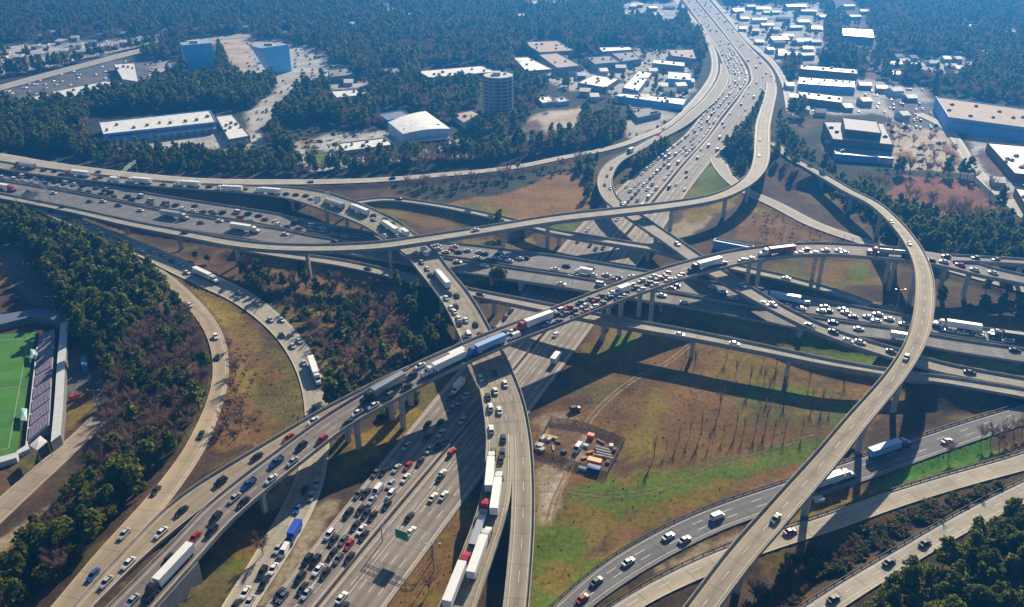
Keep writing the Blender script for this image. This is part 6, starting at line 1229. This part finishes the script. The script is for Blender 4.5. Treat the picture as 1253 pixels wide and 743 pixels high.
# ------------------------------------------------------------------ sign gantries and lamps
M_SIGN = mat('green_sign_panel', (.01, .20, .10), .5); M_SIGNB = mat('sign_back', (.42, .46, .50), .5, .3)
def gantry(label, p0, p1, z, panels, h=7.2, back=False, toward=None):
    a = Vector(at(*p0, z)); b = Vector(at(*p1, z)); root = empty('sign_gantry', ((a + b) / 2)); tag(root, label, 'sign gantry'); O = root.location; L = (b - a).length; d = (b - a) / L; n = Vector((d.y, -d.x, 0))
    if n.y > 0: n = -n
    for q_ in (a, b): m_ = MB(); m_.cyl((q_.x - O.x, q_.y - O.y, -1), (q_.x - O.x, q_.y - O.y, h), .22, .18, 8); m_.build('post', [M_STEEL], root)
    t_ = MB()
    for zz in (h - 1.4, h): 
        for s in (-.35, .35): p_ = a - O + n * s + Vector((0, 0, zz)); q2 = b - O + n * s + Vector((0, 0, zz)); t_.cyl(p_, q2, .08, .08, 6)
    k = max(4, int(L / 1.6))
    for i in range(k):
        p_ = (a - O).lerp(b - O, i / k); q2 = (a - O).lerp(b - O, (i + 1) / k); t_.cyl(p_ + n * .35 + Vector((0, 0, h - 1.4)), q2 + n * .35 + Vector((0, 0, h)), .05, .05, 5)
    t_.build('truss', [M_STEEL], root)
    for (u, w_, hh) in panels:
        c0 = (a - O).lerp(b - O, u) + n * (.62 if not back else .62); pb = MB(); e = d * w_ / 2; r0 = [c0 - e, c0 + e, c0 + e + n * .12, c0 - e + n * .12]
        pb.prism([(p.x, p.y, h - .7 - hh / 2) for p in r0], [(p.x, p.y, h - .7 + hh / 2) for p in r0]); po = pb.build('sign_panel', [M_SIGNB if back else M_SIGN], root)
        if not back:
            fr = MB(); f0 = c0 + n * .125
            for (u0, u1, v0, v1) in ((-.5, .5, .46, .5), (-.5, .5, -.5, -.46), (-.5, -.47, -.46, .46), (.47, .5, -.46, .46)):
                aa = f0 + d * w_ * u0; bb = f0 + d * w_ * u1; fr.prism([(aa.x, aa.y, h - .7 + v0 * hh), (bb.x, bb.y, h - .7 + v0 * hh), (bb.x + n.x * .02, bb.y + n.y * .02, h - .7 + v0 * hh), (aa.x + n.x * .02, aa.y + n.y * .02, h - .7 + v0 * hh)], [(aa.x, aa.y, h - .7 + v1 * hh), (bb.x, bb.y, h - .7 + v1 * hh), (bb.x + n.x * .02, bb.y + n.y * .02, h - .7 + v1 * hh), (aa.x + n.x * .02, aa.y + n.y * .02, h - .7 + v1 * hh)])
            fr.build('sign_border', [M_LINEW], po)
    return root
gantry('sign gantry with one green panel over the near freeway', (468, 663), (529, 686), 0, [(.44, 4.6, 3.6)], 7.4)
gantry('green sign gantry over the upper left viaduct by the tree belt', (146, 226), (168, 208), 6, [(.62, 12, 3.2)], 7.0)
gantry('grey backed sign standing over the ring road queue', (50, 231), (62, 246), 4, [(.3, 6.5, 4.2)], 6.5, True)
gantry('grey backed sign over the start of the collector road', (22, 252), (50, 247), 4.8, [(.6, 9, 3.4)], 6.5, True)
gantry('grey backed sign hanging over the bending viaduct', (380, 262), (404, 246), 10, [(.35, 7, 4)], 6.5, True)
def lamp(px, py, z, h, label):
    x, y, _ = at(px, py, z); z = z if z else ground_z(x, y); root = empty('street_lamp', (x, y, z)); tag(root, label, 'street lamp', 'lamp posts'); m_ = MB(); m_.cyl((0, 0, -.5), (0, 0, h), .16, .09, 8); m_.build('pole', [M_STEEL], root)
    for s in (-1, 1): a_ = MB(); a_.cyl((0, 0, h - .2), (s * 2.2, 0, h + .3), .05, .04, 6); a_.box(s * 2.2 - .45, s * 2.2 + .45, -.18, .18, h + .2, h + .38); a_.build('lamp_head', [M_STEEL], root)
for x, y, h, lab in [(531, 700, 11, 'tall lamp post on the grass left of the forked viaduct'), (655, 296, 14, 'lamp post on the verge behind the ring road'), (905, 160, 14, 'lamp post inside the far bend'), (1094, 388, 13, 'lamp post beside the ring road queue at the right'), (70, 390, 12, 'floodlight post at the corner of the stadium'), (700, 362, 12, 'lamp post in the shade by the lower freeway'), (120, 500, 9, 'lamp post at the end of the sandy track')]: lamp(x, y, 0, h, lab)
# car-pool diamonds painted between the carriageways and the solid lines
for (key, s) in (('AL', -1), ('AR', 1)):
    R = ROADS[key]; mb = MB()
    for i in range(6, 50, 14):
        for j in (0, 2):
            k = i + j; o = s * (R['hw'][k] - 3.6)
            def q3(u, v): return (R['c'][k, 0] + R['T'][k, 0] * u + R['N'][k, 0] * (o + v), R['c'][k, 1] + R['T'][k, 1] * u + R['N'][k, 1] * (o + v), R['c'][k, 2] + .02)
            for a, b in (((-2, 0), (0, 1)), ((0, 1), (2, 0)), ((2, 0), (0, -1)), ((0, -1), (-2, 0))):
                p0 = Vector(q3(*a)); p1 = Vector(q3(*b)); d = (p1 - p0).normalized(); n = Vector((-d.y, d.x, 0)) * .09; mb.poly([p0 - n, p1 - n, p1 + n, p0 + n])
    mb.build('lane_diamond', [M_FADED], SURF[key])
# guard rails
_gp = MB(); _gp.box(-.12, .12, -.12, .12, -1, .8); GPOST = _gp.mesh('post', [M_DARKST])
def guard(key, side, label, i0, i1):
    R = ROADS[key]; c = R['c']; root = empty('guard_rail', tuple(c[(i0 + min(i1, len(c) - 1)) // 2])); tag(root, label, 'guard rail'); O = root.location; rail = MB(); post = MB(); prev = None
    for i in range(i0, min(i1, len(c))):
        o = side * R['sg'] * (R['hw'][i] + .3); p = Vector((c[i, 0] + R['N'][i, 0] * o, c[i, 1] + R['N'][i, 1] * o, c[i, 2])) - O; n = Vector((R['N'][i, 0], R['N'][i, 1], 0)) * .06
        ring = [p - n + Vector((0, 0, .45)), p + n + Vector((0, 0, .45)), p + n + Vector((0, 0, .85)), p - n + Vector((0, 0, .85))]
        if prev: rail.prism(prev, ring, 0, False, False)
        prev = ring; link('post', GPOST, root, (p.x, p.y, p.z))
    rail.build('rail', [M_DARKST], root)
guard('P', 1, 'dark guard rail along the brown field edge of the asphalt road', 0, 400); guard('Q', 1, 'guard rail between the grass strip and the concrete road', 0, 400); guard('R', 1, 'guard rail on the shrub side of the lowest right road', 0, 400)
# ------------------------------------------------------------------ haze
hb = MB(); hb.box(-5300, 5300, -1000, 7300, -12, 205); hz = hb.build('haze', []); tag(hz, 'blue haze over the far woods', None, None, 'stuff')
hm = bpy.data.materials.new('haze_air'); hm.use_nodes = True; t = hm.node_tree
for n_ in list(t.nodes): t.nodes.remove(n_)
out = t.nodes.new('ShaderNodeOutputMaterial'); pv = t.nodes.new('ShaderNodeVolumePrincipled'); pv.inputs['Color'].default_value = (.05, .35, 1, 1); pv.inputs['Density'].default_value = HAZE_D = .00028; pv.inputs['Anisotropy'].default_value = .42
t.links.new(pv.outputs[0], out.inputs['Volume']); hz.data.materials.append(hm)
